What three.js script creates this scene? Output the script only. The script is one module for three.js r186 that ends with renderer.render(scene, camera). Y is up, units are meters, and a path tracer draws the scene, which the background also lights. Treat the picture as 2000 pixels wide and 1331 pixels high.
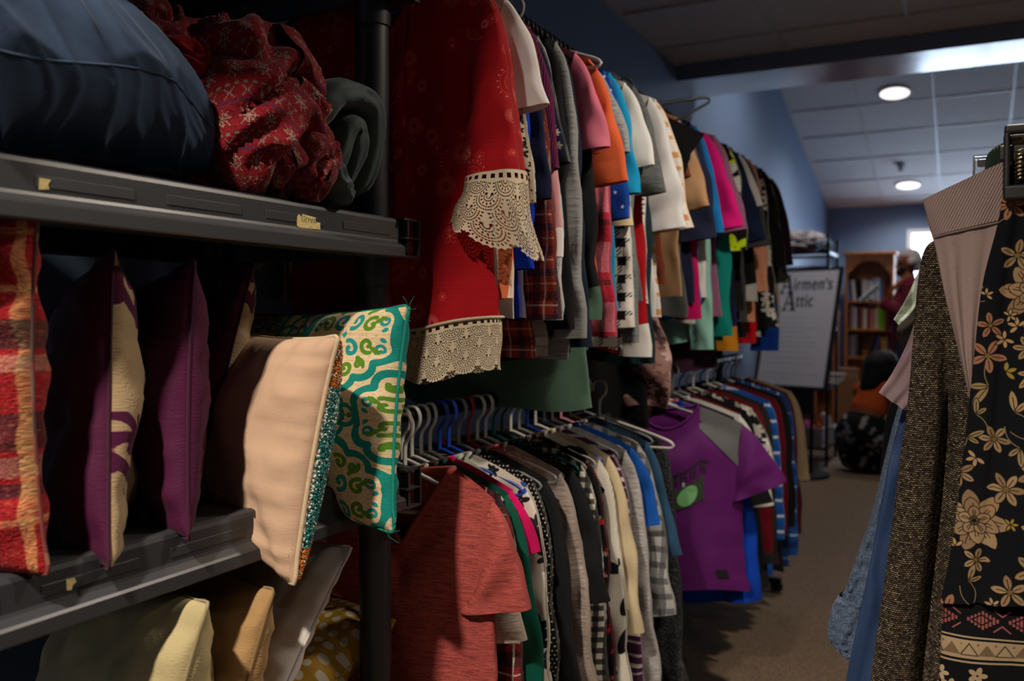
import * as THREE from 'three';
import { mergeGeometries } from 'three/addons/utils/BufferGeometryUtils.js';
import { RoundedBoxGeometry } from 'three/addons/geometries/RoundedBoxGeometry.js';
import { MarchingCubes } from 'three/addons/objects/MarchingCubes.js';
import { ImprovedNoise } from 'three/addons/math/ImprovedNoise.js';

// ---------- camera, exposure, sky ----------
const scene = new THREE.Scene();
const renderer = new THREE.WebGLRenderer();
renderer.toneMapping = THREE.LinearToneMapping;
renderer.toneMappingExposure = 0.5;
renderer.shadowMap.enabled = true;
const FOCAL = 1740, YAW = 26.96 * Math.PI / 180, TILT = 1.65 * Math.PI / 180;
const camera = new THREE.PerspectiveCamera(2 * Math.atan(665.5 / FOCAL) * 180 / Math.PI, 2000 / 1331, 0.05, 60);
const EYE = new THREE.Vector3(0, 1.22, 0);
const FWD = new THREE.Vector3(-Math.sin(YAW) * Math.cos(TILT), -Math.sin(TILT), -Math.cos(YAW) * Math.cos(TILT));
camera.position.copy(EYE);
camera.lookAt(EYE.clone().add(FWD));
camera.focus = 1.4;
camera.userData.fStop = 3.8;
scene.background = new THREE.Color().setRGB(14, 17.5, 23);   // overcast daylight outside the rear window

// ceiling downlights: [x, ceiling y, z, candela, tilt of the ceiling, colour]
const DOWNLIGHTS = [
  { at: [-0.6, 2.65, 0.5], power: 62, color: 0xfff0dc, name: 'near' },
  { at: [0.3, 2.65, -2.0], power: 27, color: 0xfff0dc, name: 'mid' },
  { at: [1.5, 2.65, -1.25], power: 10, color: 0xfff0dc, name: 'side' },  // unseen lamp added as dim fill for the navy bedding
  { at: [-0.57, 0, -6.23], power: 14, color: 0xfff6ee, name: 'hidden' },
  { at: [-0.575, 0, -8.5], power: 10, color: 0xfff6ee, name: 'first' },
  { at: [-0.58, 0, -10.75], power: 9, color: 0xfff6ee, name: 'second' },
];
const SLOPE = 0.227, slopeY = (z) => 5.09 + SLOPE * z;    // the rear ceiling falls away from the beam

// ---------- helpers ----------
const V = (x, y, z) => new THREE.Vector3(x, y, z);
const perlin = new ImprovedNoise();
const noise = (x, y, z = 0) => perlin.noise(x + 31.7, y + 17.3, z + 5.1);
const fbm = (x, y, z = 0) => noise(x, y, z) + 0.5 * noise(2.1 * x, 2.1 * y, 2.1 * z) + 0.25 * noise(4.3 * x, 4.3 * y, 4.3 * z);
function rng(seed) { let a = seed >>> 0; return () => { a = (a + 0x6D2B79F5) | 0; let t = Math.imul(a ^ (a >>> 15), 1 | a); t = (t + Math.imul(t ^ (t >>> 7), 61 | t)) ^ t; return ((t ^ (t >>> 14)) >>> 0) / 4294967296; }; }
const clamp = (x, a = 0, b = 1) => Math.min(b, Math.max(a, x));
const lerp = (a, b, t) => a + (b - a) * t;
const smooth = (a, b, x) => { const t = clamp((x - a) / (b - a)); return t * t * (3 - 2 * t); };
const RIGHT = V(Math.cos(YAW), 0, -Math.sin(YAW)), UPV = RIGHT.clone().cross(FWD);
function ray(px, py) { return FWD.clone().addScaledVector(RIGHT, (px - 1000) / FOCAL).addScaledVector(UPV, (665.5 - py) / FOCAL); }
function onX(px, py, x) { const d = ray(px, py); return EYE.clone().addScaledVector(d, (x - EYE.x) / d.x); }     // the spot of the plane x = ... seen there
function onZ(px, py, z) { const d = ray(px, py); return EYE.clone().addScaledVector(d, (z - EYE.z) / d.z); }

const taken = {};
function numbered(name) { taken[name] = (taken[name] ?? -1) + 1; return taken[name] ? `${name}_${String(taken[name]).padStart(3, '0')}` : name; }
function tag(o, label, category, group, kind) {
  o.userData.label = label; o.userData.category = category;
  if (group) o.userData.group = group;
  if (kind) o.userData.kind = kind;
  return o;
}
function thing(name, label, category, pos = [0, 0, 0], group) {
  const o = new THREE.Group(); o.name = numbered(name); o.position.set(...pos); scene.add(o);
  return tag(o, label, category, group);
}
function part(name, geometry, material, parent, label) {
  const m = new THREE.Mesh(geometry, material); m.name = name; m.castShadow = m.receiveShadow = true;
  if (label) m.userData.label = label;
  parent.add(m); return m;
}
function single(name, geometry, material, label, category, pos = [0, 0, 0], group) {
  const m = part(numbered(name), geometry, material, scene); m.position.set(...pos);
  return tag(m, label, category, group);
}
function structure(name, geometry, material, label) {
  const m = geometry ? part(name, geometry, material, scene) : new THREE.Group();
  if (!geometry) { m.name = name; scene.add(m); }
  m.userData.kind = 'structure'; m.userData.label = label; m.userData.category = name.split('_')[0];
  return m;
}
const bx = (w, h, d, x = 0, y = 0, z = 0) => { const g = new THREE.BoxGeometry(w, h, d); g.translate(x, y, z); return g; };
const box6 = (x0, x1, y0, y1, z0, z1) => bx(x1 - x0, y1 - y0, z1 - z0, (x0 + x1) / 2, (y0 + y1) / 2, (z0 + z1) / 2);
const rbox = (w, h, d, r = 0.004, x = 0, y = 0, z = 0, s = 2) => { const g = new RoundedBoxGeometry(w, h, d, s, r); g.translate(x, y, z); return g; };
const join = (list) => mergeGeometries(list.map((g) => { const n = g.index ? g.toNonIndexed() : g; for (const k of Object.keys(n.attributes)) if (!['position', 'normal', 'uv'].includes(k)) n.deleteAttribute(k); return n; }));
function tube(points, r, seg = 24, rad = 8, closed = false, tension = 0.5) {
  return new THREE.TubeGeometry(new THREE.CatmullRomCurve3(points.map((p) => (p.isVector3 ? p : V(...p))), closed, 'catmullrom', tension), seg, r, rad, closed);
}
const cyl = (r0, r1, h, x = 0, y = 0, z = 0, n = 20) => { const g = new THREE.CylinderGeometry(r0, r1, h, n); g.translate(x, y, z); return g; };
// a sheet of quads: f(u, v) -> [x, y, z, s, t]; wrap joins u = 1 to u = 0
function grid(nu, nv, f, wrap = false) {
  const P = [], UV = [], I = [];
  for (let j = 0; j <= nv; j++) for (let i = 0; i <= nu; i++) { const r = f(i / nu, j / nv); P.push(r[0], r[1], r[2]); UV.push(r[3] ?? i / nu, r[4] ?? j / nv); }
  for (let j = 0; j < nv; j++) for (let i = 0; i < nu; i++) { const a = j * (nu + 1) + i, b = a + 1, c = a + nu + 1, d = c + 1; I.push(a, c, b, b, c, d); }
  const g = new THREE.BufferGeometry();
  g.setAttribute('position', new THREE.Float32BufferAttribute(P, 3)); g.setAttribute('uv', new THREE.Float32BufferAttribute(UV, 2)); g.setIndex(I); g.computeVertexNormals();
  if (wrap) { const N = g.attributes.normal; for (let j = 0; j <= nv; j++) { const a = j * (nu + 1), b = a + nu; const n = V(N.getX(a) + N.getX(b), N.getY(a) + N.getY(b), N.getZ(a) + N.getZ(b)).normalize(); N.setXYZ(a, n.x, n.y, n.z); N.setXYZ(b, n.x, n.y, n.z); } }
  return g;
}

// ---------- textures: what the cloth, wood and paper are made of ----------
function canvas(w, h, draw) { const c = document.createElement('canvas'); c.width = w; c.height = h; draw(c.getContext('2d'), w, h); return c; }
function tex(w, h, size, draw, color = true) {          // size: metres that one tile covers, as [x, y]
  const t = new THREE.CanvasTexture(canvas(w, h, draw));
  t.wrapS = t.wrapT = THREE.RepeatWrapping; t.magFilter = THREE.LinearFilter;
  if (color) t.colorSpace = THREE.SRGBColorSpace;
  t.repeat.set(1 / size[0], 1 / size[1]); return t;
}
function speckle(ctx, w, h, n, colors, r, seed, stretch = 1) { const R = rng(seed); for (let i = 0; i < n; i++) { ctx.fillStyle = colors[(R() * colors.length) | 0]; const s = r * (0.4 + R()); ctx.fillRect(R() * w, R() * h, s * stretch, s); } }
const fill = (ctx, w, h, c) => { ctx.fillStyle = c; ctx.fillRect(0, 0, w, h); };
const T = {};
T.weave = tex(256, 256, [0.05, 0.05], (c, w, h) => { fill(c, w, h, '#777'); for (let y = 0; y < 64; y++) for (let x = 0; x < 64; x++) { c.fillStyle = (x + y) % 2 ? '#aaa' : '#555'; c.fillRect(x * 4, y * 4, 3.4, 3.4); } speckle(c, w, h, 1500, ['#999', '#666', '#888'], 5, 3, 3); }, false);
T.rib = tex(128, 128, [0.03, 0.03], (c, w, h) => { for (let x = 0; x < w; x++) { const v = 128 + 110 * Math.sin(x / w * Math.PI * 2 * 8); c.fillStyle = `rgb(${v},${v},${v})`; c.fillRect(x, 0, 1, h); } }, false);
T.fuzz = tex(256, 256, [0.12, 0.12], (c, w, h) => { fill(c, w, h, '#888'); speckle(c, w, h, 9000, ['#444', '#666', '#999', '#ccc', '#777'], 3, 9, 1); }, false);
T.heather = tex(256, 256, [0.16, 0.1], (c, w, h) => { fill(c, w, h, '#dcdcdc'); speckle(c, w, h, 2600, ['#ffffff', '#c4c4c4', '#b0b0b0', '#e8e8e8', '#f4f4f4'], 2.2, 11, 14); });
const stripes = (size, list, dir = 'h', px = 256) => tex(px, px, [size, size], (c, w, h) => { const tot = list.reduce((a, b) => a + b[1], 0); let p = 0; for (const [col, n] of list) { c.fillStyle = col; const a = p / tot * px, b = n / tot * px + 1; if (dir === 'h') c.fillRect(0, a, w, b); else c.fillRect(a, 0, b, h); p += n; } speckle(c, w, h, 900, ['rgba(255,255,255,.12)', 'rgba(0,0,0,.12)'], 2, 5, 4); });
const plaid = (size, bg, bands, px = 256) => tex(px, px, [size, size], (c, w, h) => {
  fill(c, w, h, bg);
  for (const [col, p, n, al] of bands) { c.globalAlpha = al ?? 0.55; c.fillStyle = col; c.fillRect(p * w, 0, n * w, h); c.fillRect(0, p * h, w, n * h); }
  c.globalAlpha = 1; speckle(c, w, h, 2200, ['rgba(255,255,255,.10)', 'rgba(0,0,0,.14)'], 2, 21, 2);
});
const dots = (size, bg, fg, n, r, seed, shape = 'dot', px = 256) => tex(px, px, [size, size], (c, w, h) => {
  fill(c, w, h, bg); const R = rng(seed); c.fillStyle = fg;
  for (let j = 0; j < n; j++) for (let i = 0; i < n; i++) {
    const x = (i + 0.5 * (j % 2) + 0.25) * w / n, y = (j + 0.5) * h / n, s = r * w / n;
    for (const ox of [0, -w]) {
      c.save(); c.translate(x + ox, y); c.rotate(R() * 0.4 + (shape === 'leaf' ? R() * 2 : 0));
      c.beginPath();
      if (shape === 'dot') c.arc(0, 0, s, 0, 7);
      else if (shape === 'oval') c.ellipse(0, 0, s * (0.6 + R() * 0.5), s, R(), 0, 7);
      else if (shape === 'dash') c.rect(-s, -s * 0.3, 2 * s, s * 0.6);
      else if (shape === 'leaf') c.ellipse(0, 0, s * 0.55, s * 1.25, 0, 0, 7);
      else for (let k = 0; k < 10; k++) { const a = k * Math.PI / 5, q = k % 2 ? s * 0.42 : s; c[k ? 'lineTo' : 'moveTo'](q * Math.sin(a), -q * Math.cos(a)); }
      c.fill(); c.restore();
    }
  }
});
const blobs = (size, bg, cols, n, r0, r1, seed, px = 256) => tex(px, px, [size, size], (c, w, h) => {
  fill(c, w, h, bg); const R = rng(seed);
  for (let k = 0; k < n; k++) {
    const x = R() * w, y = R() * h, r = lerp(r0, r1, R()), pet = 4 + (R() * 3 | 0), a0 = R() * 6; c.fillStyle = cols[(R() * cols.length) | 0];
    for (const ox of [0, -w, w]) for (const oy of [0, -h, h]) for (let q = 0; q < pet; q++) { c.beginPath(); const a = a0 + q * 6.283 / pet; c.ellipse(x + ox + Math.cos(a) * r * 0.6, y + oy + Math.sin(a) * r * 0.6, r * 0.55, r * 0.3, a, 0, 7); c.fill(); }
  }
});
const hound = tex(128, 128, [0.045, 0.045], (c, w, h) => { fill(c, w, h, '#d8d4cc'); c.fillStyle = '#141414'; const s = w / 2; c.fillRect(0, 0, s, s); for (let k = 0; k < 3; k++) { const d = k * s / 2.5; c.beginPath(); c.moveTo(s + d, 0); c.lineTo(s + d + s / 5, 0); c.lineTo(s + d - s / 2 + s / 5, s / 2); c.lineTo(s + d - s / 2, s / 2); c.fill(); c.beginPath(); c.moveTo(0, s + d); c.lineTo(s / 2, s + d - s / 2); c.lineTo(s / 2, s + d - s / 2 + s / 5); c.lineTo(0, s + d + s / 5); c.fill(); } });
T.wood = tex(512, 512, [0.5, 0.5], (c, w, h) => { fill(c, w, h, '#a8662c'); for (let x = 0; x < w; x++) { const v = noise(x * 0.05, 1) + 0.6 * noise(x * 0.21, 7); c.fillStyle = v > 0 ? `rgba(214,140,66,${v * 0.6})` : `rgba(84,42,14,${-v * 0.7})`; c.fillRect(x, 0, 1, h); } speckle(c, w, h, 900, ['rgba(60,28,8,.35)', 'rgba(230,160,90,.2)'], 1.6, 31, 1); });
T.tile = tex(256, 256, [0.3, 0.3], (c, w, h) => { fill(c, w, h, '#c9c5c2'); speckle(c, w, h, 1800, ['#b3afac', '#a9a5a3', '#d6d3d0'], 2.2, 41); });
T.carpet = tex(512, 512, [0.5, 0.5], (c, w, h) => { fill(c, w, h, '#6d5946'); speckle(c, w, h, 26000, ['#5c4a39', '#7d6853', '#8a755e', '#4f3f31', '#6f6257', '#745c44'], 3.4, 51); });
T.paint = tex(256, 256, [0.25, 0.25], (c, w, h) => { fill(c, w, h, '#808080'); speckle(c, w, h, 5000, ['#8a8a8a', '#767676'], 3, 61); }, false);
T.plastic = tex(256, 256, [0.06, 0.06], (c, w, h) => { fill(c, w, h, '#808080'); speckle(c, w, h, 5000, ['#989898', '#686868', '#787878'], 2.4, 63); }, false);

const mats = {};
function cloth(color, map = null, o = {}) {
  const key = color + '|' + (map ? map.uuid : '') + JSON.stringify(o);
  if (mats[key]) return mats[key];
  const { bump = 'weave', depth = 0.0004, rough = 0.92, sheen = 0.12, specularIntensity = 0.3, ...more } = o;
  const m = new THREE.MeshPhysicalMaterial({ color, roughness: rough, specularIntensity, map, bumpMap: T[bump], bumpScale: depth, sheen, sheenRoughness: 0.6, side: THREE.DoubleSide, ...more });
  if (sheen) m.sheenColor = new THREE.Color(color).lerp(new THREE.Color(0xffffff), 0.35);
  return (mats[key] = m);
}
const plain = (color, rough = 0.5, o = {}) => { const key = 'p' + color + rough + JSON.stringify(o); return mats[key] ?? (mats[key] = new THREE.MeshStandardMaterial({ color, roughness: rough, ...o })); };
const BLACK = new THREE.MeshStandardMaterial({ color: 0x16171a, roughness: 0.42, bumpMap: T.plastic, bumpScale: 0.0001 });
const RESIN = new THREE.MeshStandardMaterial({ color: 0x2b2c30, roughness: 0.36, bumpMap: T.plastic, bumpScale: 0.00012 });
const METAL = plain(0x17181b, 0.35, { metalness: 0.6 });
const WALL = new THREE.MeshStandardMaterial({ color: 0x6d83a2, roughness: 0.5, bumpMap: T.paint, bumpScale: 0.0006 });

// ---------- the room ----------
const X0 = -1.5, X1 = 3.4, ZB = 2.6, ZF = -11.4, YN = 2.655;
const carpet = new THREE.MeshStandardMaterial({ map: T.carpet, roughness: 1, bumpMap: T.fuzz, bumpScale: 0.004 });
{ const g = bx(X1 - X0 + 0.4, 0.12, ZB - ZF + 0.4, (X0 + X1) / 2, -0.06, (ZB + ZF) / 2); const p = g.attributes.position, u = g.attributes.uv; for (let i = 0; i < p.count; i++) u.setXY(i, p.getX(i), p.getZ(i)); structure('floor', g, carpet, 'brown speckled carpet floor of the whole shop'); }
structure('wall_left', box6(X0 - 0.15, X0, 0, 4.4, ZF - 0.2, ZB + 0.2), WALL, 'blue painted wall behind the clothes racks');
structure('wall_right', box6(X1, X1 + 0.15, 0, 4.4, ZF - 0.2, ZB + 0.2), WALL, 'blue painted wall on the far side of the aisle');
structure('wall_front', box6(X0 - 0.15, X1 + 0.15, 0, 4.4, ZB, ZB + 0.15), WALL, 'blue painted wall behind the viewer');
const WX0 = -0.62, WX1 = 0.95, WY0 = 1.0, WY1 = 2.22;
structure('wall_back', join([box6(X0 - 0.15, WX0, 0, 4.4, ZF - 0.15, ZF), box6(WX1, X1 + 0.15, 0, 4.4, ZF - 0.15, ZF), box6(WX0, WX1, 0, WY0, ZF - 0.15, ZF), box6(WX0, WX1, WY1, 4.4, ZF - 0.15, ZF)]), WALL, 'blue painted end wall with the bright window');
{
  const w = structure('window_1', null, null, 'bright window in the blue end wall');
  const fr = plain(0xcfd6de, 0.4), f = 0.05;
  part('window_frame', join([box6(WX0, WX1, WY1 - f, WY1, ZF - 0.1, ZF + 0.02), box6(WX0, WX1, WY0, WY0 + f, ZF - 0.1, ZF + 0.03), box6(WX0, WX0 + f, WY0 + f, WY1 - f, ZF - 0.1, ZF + 0.02), box6(WX1 - f, WX1, WY0 + f, WY1 - f, ZF - 0.1, ZF + 0.02), box6((WX0 + WX1) / 2 - 0.02, (WX0 + WX1) / 2 + 0.02, WY0 + f, WY1 - f, ZF - 0.08, ZF - 0.02)]), fr, w);
  const glass = new THREE.MeshPhysicalMaterial({ color: 0xffffff, transmission: 1, roughness: 0, thickness: 0, ior: 1.45 });
  for (const [a, b] of [[WX0 + f, (WX0 + WX1) / 2 - 0.02], [(WX0 + WX1) / 2 + 0.02, WX1 - f]]) part('pane', box6(a, b, WY0 + f, WY1 - f, ZF - 0.055, ZF - 0.049), glass, w);
}
// the painted beam between the low and the high ceiling, with the wall that closes the step above it
structure('beam', join([box6(X0, X1, 2.565, 2.66, -5.47, -5.04), box6(X0, X1, 2.66, 4.4, -5.47, -5.12)]), new THREE.MeshPhysicalMaterial({ color: 0x6b7a94, roughness: 0.24, clearcoat: 0.8, clearcoatRoughness: 0.16, bumpMap: T.paint, bumpScale: 0.0003 }), 'glossy blue beam across the ceiling');
const tileMat = new THREE.MeshStandardMaterial({ map: T.tile, roughness: 0.95 }), barMat = plain(0xb9b6b4, 0.55);
{
  const c = structure('ceiling', null, null, 'low ceiling of pale square acoustic tiles');
  part('ceiling_slab', box6(X0, X1, YN + 0.03, YN + 0.15, -5.12, ZB), plain(0x8c8a88, 0.9), c);
  const p = 0.61, zs = -4.69 - p, bars = [], tg = new THREE.BoxGeometry(0.588, 0.02, 0.588);
  for (let i = 0; i <= 9; i++) if (X0 + 0.01 + i * p < X1) bars.push(box6(X0 + i * p, X0 + 0.022 + i * p, YN - 0.004, YN + 0.03, -5.1, ZB));
  for (let j = 0; j <= 13; j++) bars.push(box6(X0, X1, YN - 0.004, YN + 0.03, zs + j * p - 0.011, zs + j * p + 0.011));
  part('grid_bars', join(bars), barMat, c);
  for (let i = 0; i < 8; i++) for (let j = 0; j < 13; j++) { const z = zs + (j + 0.5) * p; if (z < -5.2 || z > 2.3) continue; const m = part('ceiling_tile', tg, tileMat, c); m.position.set(X0 + 0.011 + (i + 0.5) * p, YN + 0.014, z); }
}
{
  const c = structure('ceiling_rear', null, null, 'high sloping ceiling of square tiles at the rear');
  const a = Math.atan(SLOPE), k = 1 / Math.cos(a), p = 0.61, pz = p * k, len = 6.1 * k;
  c.position.set(0, slopeY(ZF), ZF); c.rotation.x = -a;                       // local +z runs up the slope, towards the beam
  part('ceiling_slab', box6(X0 - 0.1, X1 + 0.1, 0.03, 0.18, -0.2, len), plain(0x8c8a88, 0.9), c);
  const bars = [], tg = new THREE.BoxGeometry(0.588, 0.02, pz - 0.022);
  for (let i = 0; i <= 8; i++) bars.push(box6(X0 + i * p, X0 + 0.022 + i * p, -0.004, 0.03, 0, len));
  for (let j = 0; j <= 10; j++) bars.push(box6(X0, X1, -0.004, 0.03, (j + 0.44) * pz - 0.011, (j + 0.44) * pz + 0.011));
  part('grid_bars', join(bars), barMat, c);
  for (let i = 0; i < 8; i++) for (let j = 0; j < 10; j++) { const m = part('ceiling_tile', tg, tileMat, c); m.position.set(X0 + 0.011 + (i + 0.5) * p, 0.014, (j - 0.06) * pz); if (j === 0) { m.scale.z = 0.42; m.position.z = 0.21 * pz; } }
}
// downlights: a white ring, a glowing lens and the light just below it
const downLabels = { side: 'unseen round downlight added over the right rack as dim fill light', near: 'round recessed downlight in the low ceiling behind the viewer', mid: 'round recessed downlight in the low ceiling above the aisle', hidden: 'round recessed downlight just beyond the glossy beam', first: 'larger glowing round downlight high in the rear ceiling', second: 'lower glowing round downlight near the end wall' };
for (const d of DOWNLIGHTS) {
  const rear = d.at[2] < -5.4, y = rear ? slopeY(d.at[2]) : YN, t = thing('downlight', downLabels[d.name], 'downlight', [d.at[0], y - 0.004, d.at[2]], 'recessed ceiling downlights');
  const r = 0.118; if (rear) t.rotation.x = -Math.atan(SLOPE);
  part('trim_ring', new THREE.TorusGeometry(r + 0.008, 0.009, 8, 40).rotateX(Math.PI / 2), plain(0xd8d8d8, 0.5), t);
  part('lens', cyl(r, r, 0.008, 0, 0, 0, 40), new THREE.MeshStandardMaterial({ color: 0xffffff, emissive: d.color, emissiveIntensity: 3.2 }), t);
  const l = new THREE.SpotLight(d.color, d.power, 0, 1.25, 0.5, 2); l.position.set(d.at[0], y - 0.03, d.at[2]); l.target.position.set(d.at[0], 0, d.at[2] - (rear ? 0 : 0)); l.castShadow = true; l.shadow.radius = d.name === 'near' ? 2.6 : 4; l.shadow.mapSize.set(2048, 2048);
  scene.add(l, l.target);
}
{ const s = thing('sprinkler', 'small dark sprinkler head between the two glowing downlights', 'sprinkler', [-0.62, slopeY(-10.15), -10.15]); s.rotation.x = -Math.atan(SLOPE); part('collar', cyl(0.045, 0.05, 0.012, 0, -0.008, 0), plain(0x55565a, 0.5), s); part('head', join([cyl(0.016, 0.016, 0.05, 0, -0.035, 0, 10), cyl(0.032, 0.028, 0.006, 0, -0.062, 0, 14)]), plain(0x303136, 0.4, { metalness: 0.5 }), s); }

// ---------- patterned cloth ----------
T.fairisle = tex(768, 768, [0.21, 0.21], (c, w, h) => {
  fill(c, w, h, '#681019'); const s = 6, n = w / s, R = rng(77);
  const flake = (x, y) => { const a = Math.abs(x), b = Math.abs(y); return (a === b && a < 6) || (a === 0 && b < 7) || (b === 0 && a < 7) || (a + b === 5 && a > 0 && b > 0); };
  for (let j = 0; j < n; j++) for (let i = 0; i < n; i++) {
    let col = R() < 0.5 ? '#74121c' : '#620f18'; const b = j % 32, m = (i + (j >> 5) * 9) % 18 - 8; if (R() < 0.16) { c.fillStyle = col; } 
    if (b < 14 && flake(m, b - 7) && R() < 0.86) col = R() < 0.7 ? '#78776b' : '#8b8a7d';
    else if (b >= 16 && b < 19 && (i + b) % 4 < 2) col = '#23294a';
    else if (b >= 20 && b < 27) { const q = (i % 12) - 6; if (Math.abs(Math.abs(q) - Math.abs(b - 23)) < 1 || (Math.abs(q) < 2 && b === 23)) col = '#737368'; }
    else if (b >= 28 && b < 30 && i % 6 < 3) col = '#5d6a52';
    c.fillStyle = col; const x = i * s, y = j * s;
    c.beginPath(); c.moveTo(x, y); c.lineTo(x + s / 2, y + s * 0.6); c.lineTo(x + s, y); c.lineTo(x + s, y + s * 0.75); c.lineTo(x + s / 2, y + s * 1.35); c.lineTo(x, y + s * 0.75); c.fill();
  }
});
T.tartan = tex(512, 512, [0.3, 0.3], (c, w, h) => {
  fill(c, w, h, '#8e1a20'); const B = [['#221d20', 0.06, 0.13], ['#7d6f62', 0.21, 0.07], ['#221d20', 0.3, 0.05], ['#c89b62', 0.42, 0.025], ['#c89b62', 0.62, 0.025], ['#31302f', 0.74, 0.1], ['#a08a72', 0.86, 0.06]];
  for (const [col, p, n] of B) { c.globalAlpha = 0.72; c.fillStyle = col; c.fillRect(p * w, 0, n * w, h); c.globalAlpha = 0.6; c.fillRect(0, p * h, w, n * h); }
  c.globalAlpha = 1; speckle(c, w, h, 9000, ['rgba(220,170,110,.20)', 'rgba(20,14,14,.25)', 'rgba(150,26,30,.25)'], 3.4, 71, 1);
});
T.scroll = tex(512, 512, [0.2, 0.2], (c, w, h) => {
  fill(c, w, h, '#8f7a5e'); c.strokeStyle = '#3d0d2c'; c.fillStyle = '#3d0d2c'; c.lineCap = 'round';
  for (const [ox, oy] of [[0, 0], [256, 256]]) for (const dx of [-512, 0, 512]) for (const dy of [-512, 0, 512]) for (const f of [1, -1]) {
    c.save(); c.translate(ox + dx + 128, oy + dy + 128); c.scale(f, 1);
    c.lineWidth = 34; c.beginPath(); c.moveTo(0, 120); c.bezierCurveTo(30, 60, 110, 50, 92, -8); c.bezierCurveTo(80, -50, 26, -36, 40, 4); c.stroke();
    c.lineWidth = 26; c.beginPath(); c.moveTo(0, 120); c.bezierCurveTo(10, 20, 20, -40, 70, -96); c.stroke();
    c.beginPath(); c.ellipse(14, -70, 16, 40, 0.4, 0, 7); c.fill(); c.beginPath(); c.ellipse(96, 70, 15, 34, -0.7, 0, 7); c.fill();
    c.restore();
  }
});
T.ogee = tex(1024, 1024, [0.25, 0.25], (c, w, h) => {
  fill(c, w, h, '#cdb792'); const R = rng(5);
  for (let y = 0; y < h; y += 6) { c.fillStyle = `rgba(${R() < 0.5 ? '255,240,210' : '110,84,50'},${0.1 + R() * 0.12})`; c.fillRect(0, y, w, 2.5); }
  speckle(c, w, h, 5000, ['rgba(90,66,36,.25)', 'rgba(255,244,220,.25)'], 3, 6, 5);
  const teal = '#127a72', green = '#4f7d22', sea = '#1d8684';
  const spiral = (x, y, r, dir, a0, col, lw) => { c.strokeStyle = col; c.lineWidth = lw; c.beginPath(); for (let k = 0; k <= 30; k++) { const a = a0 + dir * k * 0.2, q = r * (1 - k / 38); c[k ? 'lineTo' : 'moveTo'](x + q * Math.cos(a), y + q * Math.sin(a)); } c.stroke(); };
  c.lineCap = c.lineJoin = 'round';
  for (const [ox, oy] of [[0, 0], [512, 512]]) for (const dx of [-1024, 0, 1024]) for (const dy of [-1024, 0, 1024]) for (const fx of [1, -1]) for (const fy of [1, -1]) {
    c.save(); c.translate(ox + dx, oy + dy); c.scale(fx, fy);
    // scalloped frame round one medallion
    c.strokeStyle = teal; c.lineWidth = 46; c.beginPath(); c.moveTo(0, 300 + 62); c.bezierCurveTo(70, 362, 120, 330, 128, 272); c.bezierCurveTo(200, 290, 262, 240, 250, 178); c.bezierCurveTo(330, 178, 366, 110, 352, 60); c.lineTo(352, 0); c.stroke();
    // medallion scrolls
    spiral(66, 92, 56, 1, -2.0, sea, 28); spiral(62, 216, 46, -1, 2.0, green, 26); spiral(186, 66, 52, 1, 1.2, green, 26); spiral(150, 190, 40, -1, 0.4, green, 22); spiral(276, 96, 38, 1, 2.6, sea, 20);
    c.fillStyle = green; c.beginPath(); c.ellipse(150, 168, 20, 44, -0.8, 0, 7); c.fill(); c.beginPath(); c.ellipse(236, 100, 16, 40, -1.0, 0, 7); c.fill();
    c.fillStyle = sea; c.beginPath(); c.ellipse(0, 300, 18, 26, 0, 0, 7); c.fill(); c.beginPath(); c.moveTo(0, 24); c.lineTo(24, 0); c.lineTo(0, -24); c.lineTo(-24, 0); c.fill(); c.beginPath(); c.ellipse(290, 34, 22, 14, 0.5, 0, 7); c.fill();
    // little cross where the frames meet
    c.strokeStyle = teal; c.lineWidth = 30; c.beginPath(); c.arc(512, 78, 62, Math.PI * 0.95, Math.PI * 0.05, true); c.moveTo(452, 0); c.arc(434, 0, 62, Math.PI * 0.3, Math.PI, false); c.stroke();
    c.strokeStyle = teal; c.lineWidth = 14; c.beginPath(); c.moveTo(512, 0); c.lineTo(440, 0); c.moveTo(470, 0); c.lineTo(448, 26); c.moveTo(512, 40); c.lineTo(480, 60); c.stroke(); c.fillStyle = green; c.beginPath(); c.ellipse(408, 0, 22, 18, 0, 0, 7); c.fill();
    c.restore();
  }
});
T.yellowdots = dots(0.16, '#8f6c24', '#a8a28f', 7, 0.34, 8, 'oval');
T.ogeeBump = tex(256, 256, [0.02, 0.02], (c, w, h) => { fill(c, w, h, '#777'); for (let y = 0; y < h; y += 16) { c.fillStyle = '#aaa'; c.fillRect(0, y, w, 9); } speckle(c, w, h, 900, ['#555', '#bbb'], 8, 7, 2); }, false);

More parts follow.
